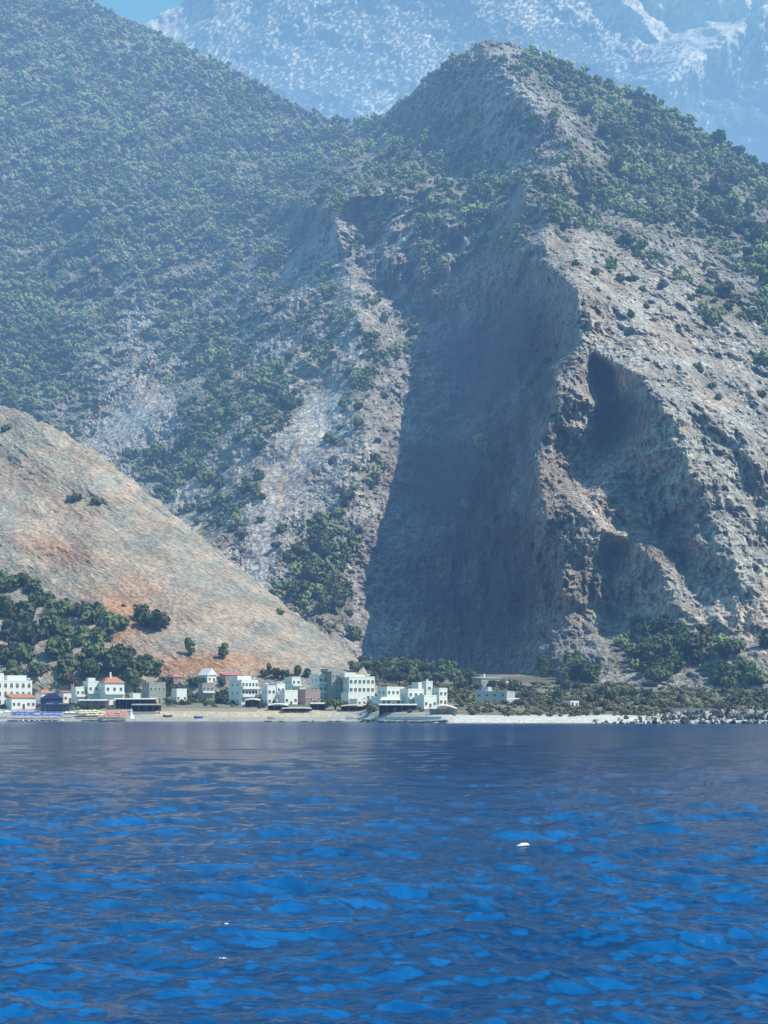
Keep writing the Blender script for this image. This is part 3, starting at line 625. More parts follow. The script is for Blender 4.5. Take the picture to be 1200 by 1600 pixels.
def building_(name, label, u0, u1, vtop, Y, floors=2, depth=8., rz=0., wall=M_WHITE, bays=3, win=(1.0, 1.2), roof='flat', roofmat=M_TILE, roofh=1.6, balcony=(), door=True, arch=(), cat='house', side_win=True, extras=(), group=None, vbase=None, parapet=.5):
    rz = rz + R(28) if wall is not M_LILAC else rz
    Y = seafront(Y, (u0 + u1) / 2, vbase); s = Y / F; w = (u1 - u0) * s; x = UX((u0 + u1) / 2, Y)
    w = w * .99 if rz < .1 else max(w * .6, w - math.sin(rz) * min(depth, w * .8) * .8); FOOT.append((x, Y + depth / 2, w / 2 + 1, depth / 2 + 1.5))
    base = min(gz(x + dx, Y + dy) for dx in (-w / 2, w / 2) for dy in (0, depth)) - .3 if vbase is None else VZ(vbase, Y)
    g0 = gz(x, Y) if vbase is None else base + .8
    top = VZ(vtop, Y); H = top - base
    r = empty(name, (x, Y, base), rz); tag(r, label, cat, group)
    hx = w / 2
    m = MB(); m.box(-hx, hx, 0, depth, 0, H - (parapet if roof == 'flat' else 0)); m.build('wall', wall, r)
    r['_hx0'] = -hx; r['_hx1'] = hx
    if roof == 'flat':
        rm = MB(); z = H - parapet; t = .25
        rm.box(-hx - .06, hx + .06, -.06, t, z + .002, H); rm.box(-hx - .06, hx + .06, depth - t, depth + .06, z + .002, H)
        rm.box(-hx - .06, -hx + t, t, depth - t, z + .002, H); rm.box(hx - t, hx + .06, t, depth - t, z + .002, H)
        rm.build('parapet', wall, r)
        rf = MB(); rf.box(-hx + t, hx - t, t, depth - t, z + .004, z + .1); rf.build('roof', M_CONC, r)
    else:
        rm = MB(); o = .45; tri_roof(rm, -hx - o, hx + o, -o, depth + o, H + .02, roofh, roof)
        rm.build('roof', roofmat, r)
    g = max(0., g0 - base); fh = (H - g - (parapet if roof == 'flat' else 0)) / max(1, floors)
    ww, wh = win; wh = min(wh, fh * .62)
    for f in range(floors):
        zf = g + f * fh
        for b in range(bays):
            bx = -hx + w * (b + .5) / bays
            if f == 0 and door and b == bays // 2:
                d = MB(); dw = min(1.0, w / bays * .6); dh = min(2.1, fh * .8)
                d.box(bx - dw / 2, bx + dw / 2, -.05, .05, zf, zf + dh, 0); d.box(bx - dw / 2 - .08, bx - dw / 2, -.09, .05, zf, zf + dh + .08, 1); d.box(bx + dw / 2, bx + dw / 2 + .08, -.09, .05, zf, zf + dh + .08, 1); d.box(bx - dw / 2, bx + dw / 2, -.09, .05, zf + dh, zf + dh + .08, 1)
                d.build('door', [M_WOOD, M_WHITE], r)
            else:
                wall_window(r, bx, zf + fh * .3, min(ww, w / bays * .6), wh, 0, f in arch)
        if f in balcony:
            b = MB(); by = 1.3; b.box(-hx, hx, -by, -.003, zf - .12, zf + .04)
            b.build('balcony_slab', M_WHITE, r)
            q = MB(); q.box(-hx, hx, -by, -by + .08, zf + .042, zf + .85); q.box(-hx, -hx + .08, -by + .08, -.003, zf + .042, zf + .85); q.box(hx - .08, hx, -by + .08, -.003, zf + .042, zf + .85)
            q.build('balcony_railing', M_WHITE, r)
    if side_win and depth > 5:
        for f in range(floors):
            zf = g + f * fh
            for yy in (depth * .3, depth * .7):
                wall_window(r, yy, zf + fh * .3, .8, min(1.1, wh), 0, side=-1)
    for e in extras:
        if e[0] == 'box':      # roof room: u0,u1,vtop, y0,y1
            _, a, b_, vt, y0, y1 = e
            q = MB(); q.box((a - (u0 + u1) / 2) * s, (b_ - (u0 + u1) / 2) * s, y0, y1, H - parapet + .104 if roof == 'flat' else H * .6, VZ(vt, Y) - base); q.build('roof_room', wall, r)
        if e[0] == 'chimney':
            q = MB(); cx = (e[1] - (u0 + u1) / 2) * s; zt = VZ(e[2], Y) - base
            q.box(cx - .3, cx + .3, depth * .35, depth * .35 + .6, H - .3, zt - .25); q.box(cx - .38, cx + .38, depth * .35 - .08, depth * .35 + .68, zt - .25, zt); q.build('chimney', M_WHITE, r)
        if e[0] == 'tank':
            q = MB(); cx = (e[1] - (u0 + u1) / 2) * s; zt = H - .1
            q.tube([(cx - .7, depth * .4, zt + .75), (cx + .7, depth * .4, zt + .75)], [.4, .4], 12); q.box(cx - .5, cx - .4, depth * .4 - .3, depth * .4 + .3, zt - .28, zt + .4); q.box(cx + .4, cx + .5, depth * .4 - .3, depth * .4 + .3, zt - .28, zt + .4)
            q.build('water_tank', M_METAL, r)
        if e[0] == 'awning':   # u0,u1,v,drop
            q = MB(); a, b_ = [(k - (u0 + u1) / 2) * s for k in e[1:3]]; z = VZ(e[3], Y) - base; out = e[4]
            q.add([(a, -.01, z + .25), (b_, -.01, z + .25), (b_, -out, z - .15), (a, -out, z - .15), (a, -.01, z + .17), (b_, -.01, z + .17), (b_, -out, z - .23), (a, -out, z - .23)], [(0, 3, 2, 1), (4, 5, 6, 7), (3, 7, 6, 2), (0, 4, 7, 3), (1, 2, 6, 5), (0, 1, 5, 4)])
            q.build('awning', e[5], r)
    del r['_hx0']; del r['_hx1']
    return r
def pergola(name, label, u0, u1, vtop, Y, depth, mat, thick=.25, backdrop=True, sag=0., cat='canopy', posts=5, lower=None):
    Y = seafront(Y, (u0 + u1) / 2, None); s = Y / F; w = (u1 - u0) * s; x = UX((u0 + u1) / 2, Y); base = min(gz(x - w / 2, Y), gz(x + w / 2, Y), gz(x, Y + depth)) - .2
    top = VZ(vtop, Y) - base; r = empty(name, (x, Y, base)); tag(r, label, cat)
    m = MB(); n = 12
    for i in range(n):
        a = -w / 2 + w * i / n; b = -w / 2 + w * (i + 1) / n; za = top + sag * math.sin(math.pi * i / n); zb = top + sag * math.sin(math.pi * (i + 1) / n)
        m.add([(a, 0, za - thick), (b, 0, zb - thick), (b, depth, zb + .35 - thick), (a, depth, za + .35 - thick), (a, 0, za), (b, 0, zb), (b, depth, zb + .35), (a, depth, za + .35)],
              [(0, 3, 2, 1), (4, 5, 6, 7), (0, 1, 5, 4), (2, 3, 7, 6)] + ([(3, 0, 4, 7)] if i == 0 else []) + ([(1, 2, 6, 5)] if i == n - 1 else []))
    m.build('roof', mat, r)
    for k in range(posts):
        px_ = -w / 2 + .15 + (w - .3) * k / (posts - 1)
        for yy in (.2, depth - .2):
            q = MB(); q.tube([(px_, yy, 0), (px_, yy, top - thick)], [.08, .08], 6); q.build('post', M_WOOD, r)
    if backdrop:
        q = MB(); q.box(-w / 2, w / 2, depth + .05, depth + .2, 0, top - .1); q.build('backdrop_wall', M_SHADE if int(u0) % 3 else M_STONE, r)  # near-black sheet paints the shade under the canopy; some are plain stone
    return r

# west end
building('hotel', 'white three storey hotel with arched windows at the left edge of the village', -22, 58, 1063, 745, 3, 10, R(0), bays=7, win=(1.1, 1.3), arch=(0, 1, 2), cat='hotel', extras=[('box', 14, 45, 1055, 2.5, 8), ('box', -8, 8, 1052, 2, 8), ('tank', 50)])
building('annex', 'low white annex with orange tiled lean-to roof in front of the arched hotel', 12, 62, 1090, 733, 1, 8, 0, bays=5, roof='mono', roofh=1.6, cat='house', side_win=False)
building('house', 'low house with orange tiled hip roof beside the arched hotel', 60, 88, 1083, 752, 1, 7, R(5), bays=3, roof='hip', roofh=1.5)
pv = building('pavilion', 'dark navy gabled beach pavilion beside the arched hotel', 66, 103, 1092, 728, 1, 7, 0, wall=M_NAVY, bays=4, win=(1.6, 1.2), roof='gable', roofmat=M_NAVY, roofh=2.4, cat='pavilion', side_win=False)
building('house', 'small house with flat red roof behind the navy pavilion', 96, 116, 1081, 772, 1, 6, 0, bays=2, roof='mono', roofmat=M_REDT, roofh=.6)
building('house', 'white two storey house with orange hipped roof and small tower chimney', 158, 200, 1067, 752, 2, 9, R(-4), bays=3, win=(1., 1.4), roof='hip', roofmat=M_TILE, roofh=2.6, balcony=(1,), extras=[('chimney', 176, 1050)])
building('house', 'white wing with domed roof box left of the orange hipped roof house', 134, 158, 1064, 758, 2, 8, R(-4), bays=2, balcony=(1,), extras=[('box', 139, 150, 1059, 1, 5)])
building('house', 'low white two storey annex with terrace between pines and hipped roof house', 115, 136, 1073, 757, 2, 6, 0, bays=2, balcony=(1,), side_win=False)
building('house', 'grey stone two storey house with white water tank on its flat roof', 226, 266, 1066, 768, 2, 8, R(3), wall=M_STONE, bays=4, extras=[('tank', 236), ('box', 230, 240, 1062, 2, 4)])
building('house', 'small house with red tiled roof below the orange earth bank', 266, 292, 1058, 'hill', 1, 6, R(8), vb=1066, wall=M_PINK, bays=2, roof='hip', roofmat=M_REDT, roofh=1.6)
building('house', 'white house with bright white gabled roof at the top of the village', 317, 345, 1055, 'hill', 1, 7, R(12), vb=1066, bays=2, roof='gable', roofmat=M_WHITE, roofh=3.2)
building('house', 'grey stone house below the white gabled roof', 313, 338, 1067, 778, 2, 7, R(-6), wall=M_STONE, bays=3, balcony=(1,))
building('house', 'long low house with pale red roof behind the balcony hotel', 347, 388, 1055, 'hill', 1, 6, R(2), vb=1064, wall=M_PINK, bays=4, roof='mono', roofmat=M_REDT, roofh=1.2)
building('hotel', 'white hotel with continuous white balconies and blue shadowed left side', 366, 415, 1062, 758, 3, 10, R(10), bays=5, win=(1.5, 1.5), balcony=(1, 2), cat='hotel', extras=[('box', 372, 398, 1056, 2, 8), ('tank', 408)])
building('house', 'narrow white two storey house right of the balcony hotel', 415, 434, 1071, 752, 2, 7, R(-3), bays=2, extras=[('tank', 420)])
building('house', 'white house with stepped flat roof near the middle of the village', 428, 450, 1068, 764, 2, 8, R(4), bays=2, balcony=(1,))
building('house', 'white house with upper terrace left of the pinkish building', 452, 474, 1058, 782, 3, 8, R(0), bays=2, balcony=(1, 2))
building('house', 'low white shop front in front of the stepped house', 440, 470, 1078, 748, 1, 6, R(-2), bays=3, side_win=False)
building('building', 'long low pinkish building beside the tall central apartments', 470, 508, 1077, 755, 1, 8, R(2), wall=M_PINK, bays=4, cat='building')
building('apartment_building', 'white left block of the tall central apartments', 494, 515, 1053, 778, 3, 9, R(0), bays=2, balcony=(1, 2), cat='apartment building')
building('apartment_building', 'grey stone faced tower of the tall central apartments', 514, 538, 1049, 774, 4, 10, R(0), wall=M_STONE, bays=3, cat='apartment building', parapet=.3, extras=[('box', 512, 536, 1045, 1, 8), ('tank', 533)])
building('apartment_building', 'wide white four storey right block of the tall central apartments', 538, 593, 1057, 770, 3, 11, R(-6), bays=6, win=(1.1, 1.4), cat='apartment building', extras=[('box', 538, 556, 1051, 1, 7), ('box', 558, 574, 1054, 3, 8), ('tank', 582)])
building('building', 'low white building with wooden doors under the wide apartment block', 538, 578, 1082, 752, 1, 7, R(0), bays=4, cat='building', side_win=False)
building('house', 'long white single storey house right of the wide apartments', 596, 640, 1073, 765, 2, 8, R(3), bays=4, cat='house')
building('house', 'white house with flat terrace above the seafront restaurant', 632, 668, 1076, 758, 2, 8, R(-4), bays=3, balcony=(1,))
building('house', 'tiny white hillside house half hidden in trees, left one', 650, 664, 1066, 830, 1, 5, R(10), bays=1)
building('house', 'tiny white hillside house half hidden in trees, right one', 664, 678, 1064, 800, 2, 5, R(-8), bays=1, extras=[('chimney', 670, 1061)])
building('house', 'small white house with overhanging slab roof among trees above the east seafront', 682, 703, 1075, 785, 2, 6, R(0), bays=2)
building('house', 'low white house in front of the slab roofed house', 655, 690, 1086, 748, 1, 7, R(3), bays=3, side_win=False)
building('restaurant', 'white seafront restaurant with grey glazed front', 588, 634, 1089, 735, 1, 8, R(0), bays=4, win=(2., 1.8), cat='restaurant', side_win=False, extras=[('awning', 590, 632, 1093, 1.2, M_WCAN)])
building('house', 'low white shed left of the seafront restaurant', 552, 586, 1092, 738, 1, 6, R(2), bays=3, side_win=False)
building('house', 'grey lilac two storey house standing alone beside the gorge mouth', 740, 794, 1080, 742, 2, 9, R(-26), wall=M_LILAC, bays=4, win=(1.4, 1.0), extras=[('box', 748, 759, 1073, 2, 6), ('box', 740, 757, 1078, 1, 8), ('awning', 796, 816, 1092, 2.5, M_WCAN)])
building('hut', 'small pale lilac beach hut below the lone grey house', 745, 760, 1104, 690, 1, 4, R(4), wall=M_LILAC, bays=1, door=False, cat='hut', side_win=False)
building('house', 'grey roofed house with white terrace above the lone grey house', 742, 800, 1060, 905, 1, 8, R(6), wall=M_STONE, bays=5, roof='mono', roofmat=M_CONC, roofh=.8, extras=[('chimney', 760, 1053)])
building('shed', 'small white shed right of the grey roofed upper house', 785, 803, 1064, 895, 1, 5, R(-10), bays=1, cat='shed', side_win=False)
building('house', 'small white cottage with long low wall near the right beach', 888, 908, 1095, 715, 1, 6, R(-3), bays=2, side_win=False)
building('hut', 'small cream square hut on the harbour wall', 1072, 1085, 1106, 655, 1, 3.5, 0, wall=M_CREAM, bays=1, door=False, cat='hut', side_win=False)
building('shed', 'low pale shed between bushes near the breakwater', 976, 992, 1097, 720, 1, 4, 0, wall=M_CONC, bays=1, cat='shed', side_win=False)
building('house', 'small white house between the grey stone house and the round pines', 272, 296, 1076, 762, 1, 6, 0, bays=3)
building('shed', 'low cream shed left of the cream seawall', 232, 250, 1090, 742, 1, 4, 0, wall=M_CREAM, bays=2, cat='shed', side_win=False)
building('hut', 'little white hut among the trees left of the cream seawall', 205, 222, 1083, 752, 1, 4, 0, bays=1, cat='hut', side_win=False)

pergola('seafront_canopy', 'long thin white edged canopy in front of the hipped roof house', 120, 166, 1094, 727, 7, M_WCAN)
pergola('seafront_canopy', 'longer white edged taverna canopy right of the hipped roof house', 176, 240, 1092, 728, 8, M_WCAN, posts=7)
pergola('beach_bar', 'dark shaded navy canopy behind the blue parasols', 60, 112, 1101, 719, 5, M_NAVY, posts=6)
pergola('seafront_canopy', 'low flat canopy over the seafront left of the cream seawall', 205, 250, 1101, 718, 4, M_CONC, posts=5)
pergola('seafront_canopy', 'small white canopy below the balcony hotel', 382, 406, 1094, 728, 4, M_WCAN, sag=.5, posts=3)
pergola('seafront_canopy', 'curved white canopy on the beach left of the central tree', 418, 450, 1102, 722, 4, M_WCAN, sag=.6, posts=4)
pergola('seafront_canopy', 'white canopy with dark shade right beside the central tree', 484, 508, 1099, 724, 4, M_WCAN, posts=3)
pergola('taverna_veranda', 'slanted cream roof over a dark veranda on the seafront', 532, 592, 1103, 718, 8, M_CRMC, sag=.5, posts=6)
pergola('taverna_veranda', 'wide white roof over a dark veranda at the sea wall', 592, 652, 1101, 716, 9, M_WCAN, posts=6)
pergola('seafront_canopy', 'arched white canopy at the right end of the seafront tavernas', 672, 714, 1107, 700, 5, M_WCAN, sag=1.2, posts=4)
pergola('seafront_canopy', 'long flat white canopy beside the right beach cottage', 908, 946, 1106, 705, 4, M_WCAN, posts=5, thick=.15)
pergola('seafront_canopy', 'cream canopy between the curved canopy and the parasols', 440, 486, 1107, 716, 5, M_CREAM, sag=.3, posts=5)

# walls
def low_wall(name, label, u0, u1, Y0, Y1, h, mat, cat='wall', th=.4, zoff=0.):
    a = Vector((UX(u0, Y0), Y0)); b = Vector((UX(u1, Y1), Y1)); d = b - a; L = d.length; n = max(2, int(L / 4)); r = empty(name, (a.x, a.y, gz(a.x, a.y)), math.atan2(d.y, d.x)); tag(r, label, cat)
    m = MB(); c = MB(); z0 = gz(a.x, a.y)
    for i in range(n):
        x0, x1 = L * i / n, L * (i + 1) / n; p = a + d * ((i + .5) / n); z = gz(p.x, p.y) - z0 + zoff
        m.box(x0, x1 - .004, 0, th, z - 1.0, z + h); c.box(x0, x1 - .004, -.06, th + .06, z + h + .003, z + h + .15)
    m.build('wall', mat, r); c.build('coping', M_CONC, r); return r
low_wall('seawall', 'sunlit cream retaining wall above the middle beach', 254, 402, 722, 720, 1.7, M_CREAM)
low_wall('seawall', 'dark stone sea wall at the waterline below the verandas', 566, 698, 698.5, 606, .45, M_DCONC)
low_wall('harbour_wall', 'long grey concrete harbour wall behind the breakwater boulders', 1040, 1290, 640, 628, 2.0, M_CONC)
low_wall('garden_wall', 'low white wall beside the right beach cottage', 868, 950, 700, 697, .5, M_WHITE)
low_wall('garden_wall', 'low white wall along the waterfront below the verandas', 585, 690, 691, 618, .5, M_WHITE)
low_wall('garden_wall', 'grey garden wall below the stepped white houses', 405, 500, 738, 738, 1.2, M_STONE)
low_wall('seawall', 'pale stone beach wall in front of the left tavernas', 100, 250, 716, 716, .7, M_CONC)

# parasols, loungers, boats
def lathe(mb, prof, n, mi=0):
    vs = []; fs = []
    for (r_, z) in prof:
        vs += [(r_ * math.cos(2 * math.pi * k / n), r_ * math.sin(2 * math.pi * k / n), z) for k in range(n)]
    for i in range(len(prof) - 1):
        for k in range(n): fs.append((i * n + k, i * n + (k + 1) % n, (i + 1) * n + (k + 1) % n, (i + 1) * n + k))
    mb.add(vs, fs, mi)
def parasol_meshes(mat):
    c = MB(); lathe(c, [(1.35, 1.95), (1.4, 2.05), (.9, 2.32), (.4, 2.5), (.02, 2.62)], 10)
    p = MB(); p.tube([(0, 0, -.3), (0, 0, 2.6)], [.035, .03], 6)
    a = c.build(None, mat); b = p.build(None, M_METAL); return a, b
PAR = {'blue': parasol_meshes(M_BLUEC), 'cream': parasol_meshes(M_CRMC), 'coral': parasol_meshes(M_REDC), 'white': parasol_meshes(M_WCAN)}
def parasol(kind, u, Y, label, group):
    x = UX(u, Y); r = empty('beach_parasol', (x, Y, gz(x, Y)), random.random()); sc = random.uniform(1.0, 1.2); r.scale = (sc, sc, sc * random.uniform(.92, 1.05)); tag(r, label, 'parasol', group)
    link('canopy', PAR[kind][0], r); link('pole', PAR[kind][1], r)
lm = MB(); lm.box(-.32, .32, -.95, .5, .28, .34); lm.add([(-.32, .5, .28), (.32, .5, .28), (.32, 1., .68), (-.32, 1., .68), (-.32, .5, .34), (.32, .5, .34), (.32, .97, .74), (-.32, .97, .74)], [(0, 3, 2, 1), (4, 5, 6, 7), (0, 1, 5, 4), (1, 2, 6, 5), (2, 3, 7, 6), (3, 0, 4, 7)])
for sx in (-.28, .28):
    for sy in (-.85, .45): lm.box(sx - .03, sx + .03, sy - .03, sy + .03, -.05, .279)
LOUNG = lm.build(None, M_WCAN)
for row, (Y, n, ua, ub) in enumerate([(703.5, 9, 22, 92), (709, 9, 20, 94)]):
    for k in range(n):
        u = ua + (ub - ua) * k / (n - 1) + random.uniform(-1, 1); parasol('blue', u, Y + random.uniform(-.5, .5), 'blue beach parasol over the loungers on the left beach', 'blue parasols on the left beach')
        if row == 0:
            x = UX(u + 5, Y - 1.5); o = link('sun_lounger', LOUNG); o.location = (x, Y - 1.5, gz(x, Y - 1.5) + .02); o.rotation_euler = (0, 0, random.uniform(-.2, .2)); tag(o, 'white sun lounger on the beach below the blue parasols', 'sun lounger', 'white loungers below the blue parasols')
for (Y, n, ua, ub) in [(703, 4, 138, 158), (708, 6, 128, 160), (714, 5, 127, 154)]:
    for k in range(n): parasol('cream', ua + (ub - ua) * k / (n - 1), Y + random.uniform(-.5, .5), 'cream beach parasol beside the coral ones', 'cream parasols on the left beach')
for (Y, n, ua, ub) in [(702.5, 5, 165, 196), (706.5, 6, 163, 197), (711.5, 5, 164, 192)]:
    for k in range(n): parasol('coral', ua + (ub - ua) * k / (n - 1), Y + random.uniform(-.5, .5), 'coral red beach parasol beside the cream ones', 'coral parasols on the left beach')
for k, u in enumerate((2, 11, 104, 112)): parasol('white', u, 711, 'white beach parasol beside the blue parasols', 'white parasols on the left beach')
# pointed white tent
x = UX(205, 709); r = empty('beach_tent', (x, 709, gz(x, 709))); tag(r, 'pointed white fabric beach tent right of the coral parasols', 'tent')
m = MB(); lathe(m, [(1.5, -.1), (.9, .9), (.35, 2.3), (.03, 3.9)], 8); m.build('canopy', M_WCAN, r); m = MB(); m.tube([(0, 0, 0), (0, 0, 4.2)], [.04, .03], 6); m.build('pole', M_METAL, r)
def boat(u, Y, L, label, mat, rz=0.):
    x = UX(u, Y); r = empty('rowing_boat', (x, Y, gz(x, Y) + .02), rz); tag(r, label, 'boat'); n = 9; vs = []; fs = []
    for i in range(n):
        t = i / (n - 1) * 2 - 1; wd = L * .17 * (1 - abs(t) ** 2.6 * (1 if t > 0 else .45)); sh = .75 + .3 * t * t
        vs += [(t * L / 2, -wd, sh), (t * L / 2 * .95, -wd * .6, .08), (t * L / 2 * .95, wd * .6, .08), (t * L / 2, wd, sh), (t * L / 2 * .95, wd * .55, .2), (t * L / 2 * .95, -wd * .55, .2)]
    for i in range(n - 1):
        for k in range(6): fs.append((i * 6 + k, i * 6 + (k + 1) % 6, (i + 1) * 6 + (k + 1) % 6, (i + 1) * 6 + k))
    fs += [(0, 1, 2, 3, 4, 5), tuple((n - 1) * 6 + k for k in (5, 4, 3, 2, 1, 0))]
    m = MB(); m.add(vs, fs); m.build('hull', mat, r)
    m = MB(); 
    for t in (-.2, .15): m.box(t * L - .12, t * L + .12, -L * .13, L * .13, .55, .6)
    m.build('seat', M_WOOD, r)
boat(549, 706, 4.6, 'small white boat drawn up on the beach below the dark veranda', M_WHITE, .1)
boat(262, 713, 3.8, 'dark brown boat lying on the beach below the cream seawall', M_WOOD, -.1)
boat(606, 703, 4.2, 'white boat beside the dark sea wall', M_WHITE, -.15)
boat(425, 706, 4., 'pale boat upside on the shingle in the middle of the beach', M_CREAM, .3)
boat(310, 708, 3.6, 'blue and dark boat on the shingle below the cream seawall', M_BLUEC, .05)

# breakwater boulders
BM = []
for k in range(7):
    bm = bmesh.new(); bmesh.ops.create_icosphere(bm, subdivisions=2, radius=1.); rr = random.Random(k + 40)
    ax = [Vector([rr.gauss(0, 1) for _ in range(3)]).normalized() for _ in range(9)]; dd = [rr.uniform(.3, .62) for _ in ax]
    for v in bm.verts:
        for a, d in zip(ax, dd):
            e = v.co.dot(a) - d
            if e > 0: v.co -= a * e
        v.co.x *= 1.9; v.co.y *= 1.1; v.co.z *= 1.25
    me = bpy.data.meshes.new('boulder'); bm.to_mesh(me); bm.free(); me.materials.append(M_BOULD if k % 3 == 0 else M_BOULDD); BM.append(me)
def shore(u): return float(ground_shore(u))
nb = 0
for u in np.arange(928, 1240, 2.1):
    dens = smooth(925, 1130, u)
    for lay in range(3):
        if random.random() > .25 + .75 * float(dens) - lay * .15 * (1 - float(dens)): continue
        if nb > 280: break
        uu = u + random.uniform(-2.5, 2.5); Y = shore(uu) + random.uniform(-2, 1.5) + lay * (2.5 + 4 * float(dens)); x = UX(uu, Y); rad = random.uniform(.5, .95) * (.75 + .35 * float(dens))
        o = link('boulder', random.choice(BM)); z = max(gz(x, Y), 0) + rad * .25 + (lay * .75 * float(dens)); o.location = (x, Y, z); o.rotation_euler = (random.random() * 6, random.random() * 6, random.random() * 6); o.scale = (rad, rad, rad * random.uniform(.8, 1.1))
        tag(o, 'angular breakwater boulder at the waterline below the harbour wall', 'boulder', 'boulders of the breakwater on the right'); nb += 1
for (u, w) in [(566 + k * 5.2 + random.uniform(-2, 2), random.uniform(.6, 1.1)) for k in range(26)] + [(420, 1.0), (440, .8), (478, .8), (490, 1.1), (515, .9), (530, .9), (572, .8), (584, 1.), (590, .7), (640, .9), (655, 1.)]:
    Y = shore(u) + random.uniform(-1, 1); x = UX(u, Y); o = link('shore_rock', random.choice(BM)); o.location = (x, Y, .15); o.scale = (w * 1.5, w, w * .6); o.rotation_euler = (0, 0, random.random() * 6)
    tag(o, 'low dark rock at the waterline in front of the village', 'rock', 'rocks along the village waterline')

# village vegetation: (u, v of foot, radius px, kind)
VEG = [(25,1106,9,'bush0'),(44,1106,10,'bush0'),(5,1104,8,'bush1'),(58,1106,7,'bush1'),(108,1072,14,'brown0'),(95,1078,9,'olive1'),(122,1075,10,'brown1'),(145,1088,8,'bush0'),(128,1090,7,'bush0'),(108,1096,8,'bush1'),(150,1104,8,'bush0'),(120,1104,8,'bush1'),
 (212,1076,12,'olive0'),(225,1080,13,'brown0'),(248,1076,12,'brown1'),(258,1070,11,'olive1'),(270,1086,12,'pine0'),(285,1088,12,'pine1'),(298,1082,13,'pine2'),(308,1074,11,'pine3'),(315,1092,9,'bush0'),(300,1096,10,'bush0'),(330,1092,10,'bush0'),(345,1096,9,'bush1'),(282,1098,9,'bush0'),(262,1098,8,'bush1'),(360,1096,9,'bush0'),(374,1098,8,'bush0'),(245,1096,8,'bush0'),
 (412,1058,8,'pine4'),(420,1056,7,'cyp0'),(432,1060,12,'pine0'),(445,1062,10,'pine2'),(465,1055,10,'pine3'),(480,1058,9,'pine5'),(418,1097,10,'bush0'),(432,1096,9,'bush0'),(446,1097,9,'bush0'),(460,1097,8,'bush0'),(474,1098,8,'bush0'),(412,1106,9,'brown1'),(404,1106,9,'brown0'),
 (524,1110,16,'pine1'),(508,1106,10,'bush0'),(540,1104,9,'bush0'),(548,1098,8,'brown1'),(583,1112,13,'bush1'),
 (555,1050,9,'pine2'),(568,1052,13,'pine3'),(585,1060,14,'pine0'),(600,1058,14,'pine1'),(612,1066,13,'olive1'),(626,1064,14,'pine4'),(640,1058,13,'pine5'),(655,1056,12,'pine2'),(672,1058,11,'olive0'),(648,1070,10,'pine0'),(610,1048,12,'pine2'),(630,1048,12,'pine4'),(590,1046,12,'pine5'),
 (690,1062,14,'pine3'),(702,1058,12,'pine1'),(710,1072,13,'olive2'),(722,1080,13,'olive1'),(708,1088,12,'bush0'),(694,1092,10,'bush0'),(725,1092,11,'bush0'),(735,1070,12,'olive0'),(682,1090,9,'olive1'),(672,1086,8,'olive2'),(738,1098,9,'bush1'),(720,1100,9,'bush0'),(752,1072,9,'olive1'),
 (768,1076,10,'olive2'),(785,1078,10,'olive0'),(806,1082,13,'olive1'),(800,1076,10,'pine2'),(820,1092,12,'brown0'),(812,1102,10,'bush2'),(836,1100,14,'bush1'),(850,1100,14,'bush3'),(862,1102,12,'bush1'),(830,1090,10,'bush3'),(842,1090,9,'bush1'),
 (874,1098,13,'olive0'),(884,1082,13,'olive1'),(876,1074,12,'olive2'),(884,1108,8,'olive2'),(900,1080,10,'pine1'),(912,1100,8,'bush0'),(925,1100,12,'olive0'),(940,1090,13,'pine2'),(955,1098,13,'olive1'),(944,1106,10,'brown1'),(968,1104,10,'brown0'),(982,1106,9,'bush1'),(996,1102,10,'bush3'),(1008,1102,11,'bush1'),(1022,1104,10,'bush3'),(1034,1108,9,'bush1'),(1048,1106,9,'brown1'),(1060,1106,8,'bush1'),(1064,1100,10,'olive1'),(1095,1108,10,'bush1'),(1108,1108,9,'bush3'),(1120,1108,8,'brown0'),
 (975,1092,11,'pine3'),(990,1090,10,'pine4'),(1010,1092,12,'olive2'),(1026,1092,10,'bush1'),(1145,1100,13,'bush1'),(1160,1102,13,'bush3'),(1175,1102,14,'bush1'),(1190,1102,13,'bush3'),(1205,1102,14,'bush1'),(1150,1092,11,'bush3'),(1168,1090,11,'bush1'),(1188,1090,11,'bush3'),(1132,1106,10,'bush1'),(745,1080,9,'olive0'),(760,1082,8,'bush0'),(300,1072,9,'pine1'),(312,1070,8,'pine0'),(348,1072,7,'pine2'),(262,1072,7,'pine2'),(350,1086,9,'bush0'),(335,1080,8,'bush0'),(402,1096,8,'bush0'),(500,1098,9,'bush0'),(490,1102,8,'bush1'),(566,1100,8,'bush0'),(600,1114,6,'bush0'),(618,1113,6,'brown0'),(640,1114,6,'bush1'),(658,1112,7,'bush0'),(676,1113,6,'bush1'),(1140,1080,14,'pine0'),(1156,1068,15,'pine1'),(1172,1056,14,'pine2'),(1130,1086,9,'pine5')]
_r = random.Random(5)
for u in range(206, 560, 8):
    if not 366 < u < 380: VEG.append((u + _r.uniform(-3, 3), 1099 + _r.uniform(-3, 3), _r.uniform(5, 8), 'bush%d' % _r.choice((0, 0, 1, 3))))
    if _r.random() < .6: VEG.append((u + _r.uniform(-3, 3), 1088 + _r.uniform(-4, 4), _r.uniform(6, 9), _r.choice(('bush0', 'olive0', 'bush1', 'brown0', 'pine0'))))
for u in range(4, 200, 13): VEG.append((u + _r.uniform(-4, 4), 1108 + _r.uniform(-3, 1), _r.uniform(4, 6.5), 'bush%d' % _r.choice((0, 1))))
for u in range(568, 700, 12): VEG.append((u + _r.uniform(-4, 4), 1066 + _r.uniform(-5, 5), _r.uniform(8, 11), _r.choice(('pine1', 'pine2', 'olive1'))))
SETS = {'pine': PINE, 'olive': OLIVE, 'brown': BROWN, 'bush': BUSH, 'cyp': CYPR}
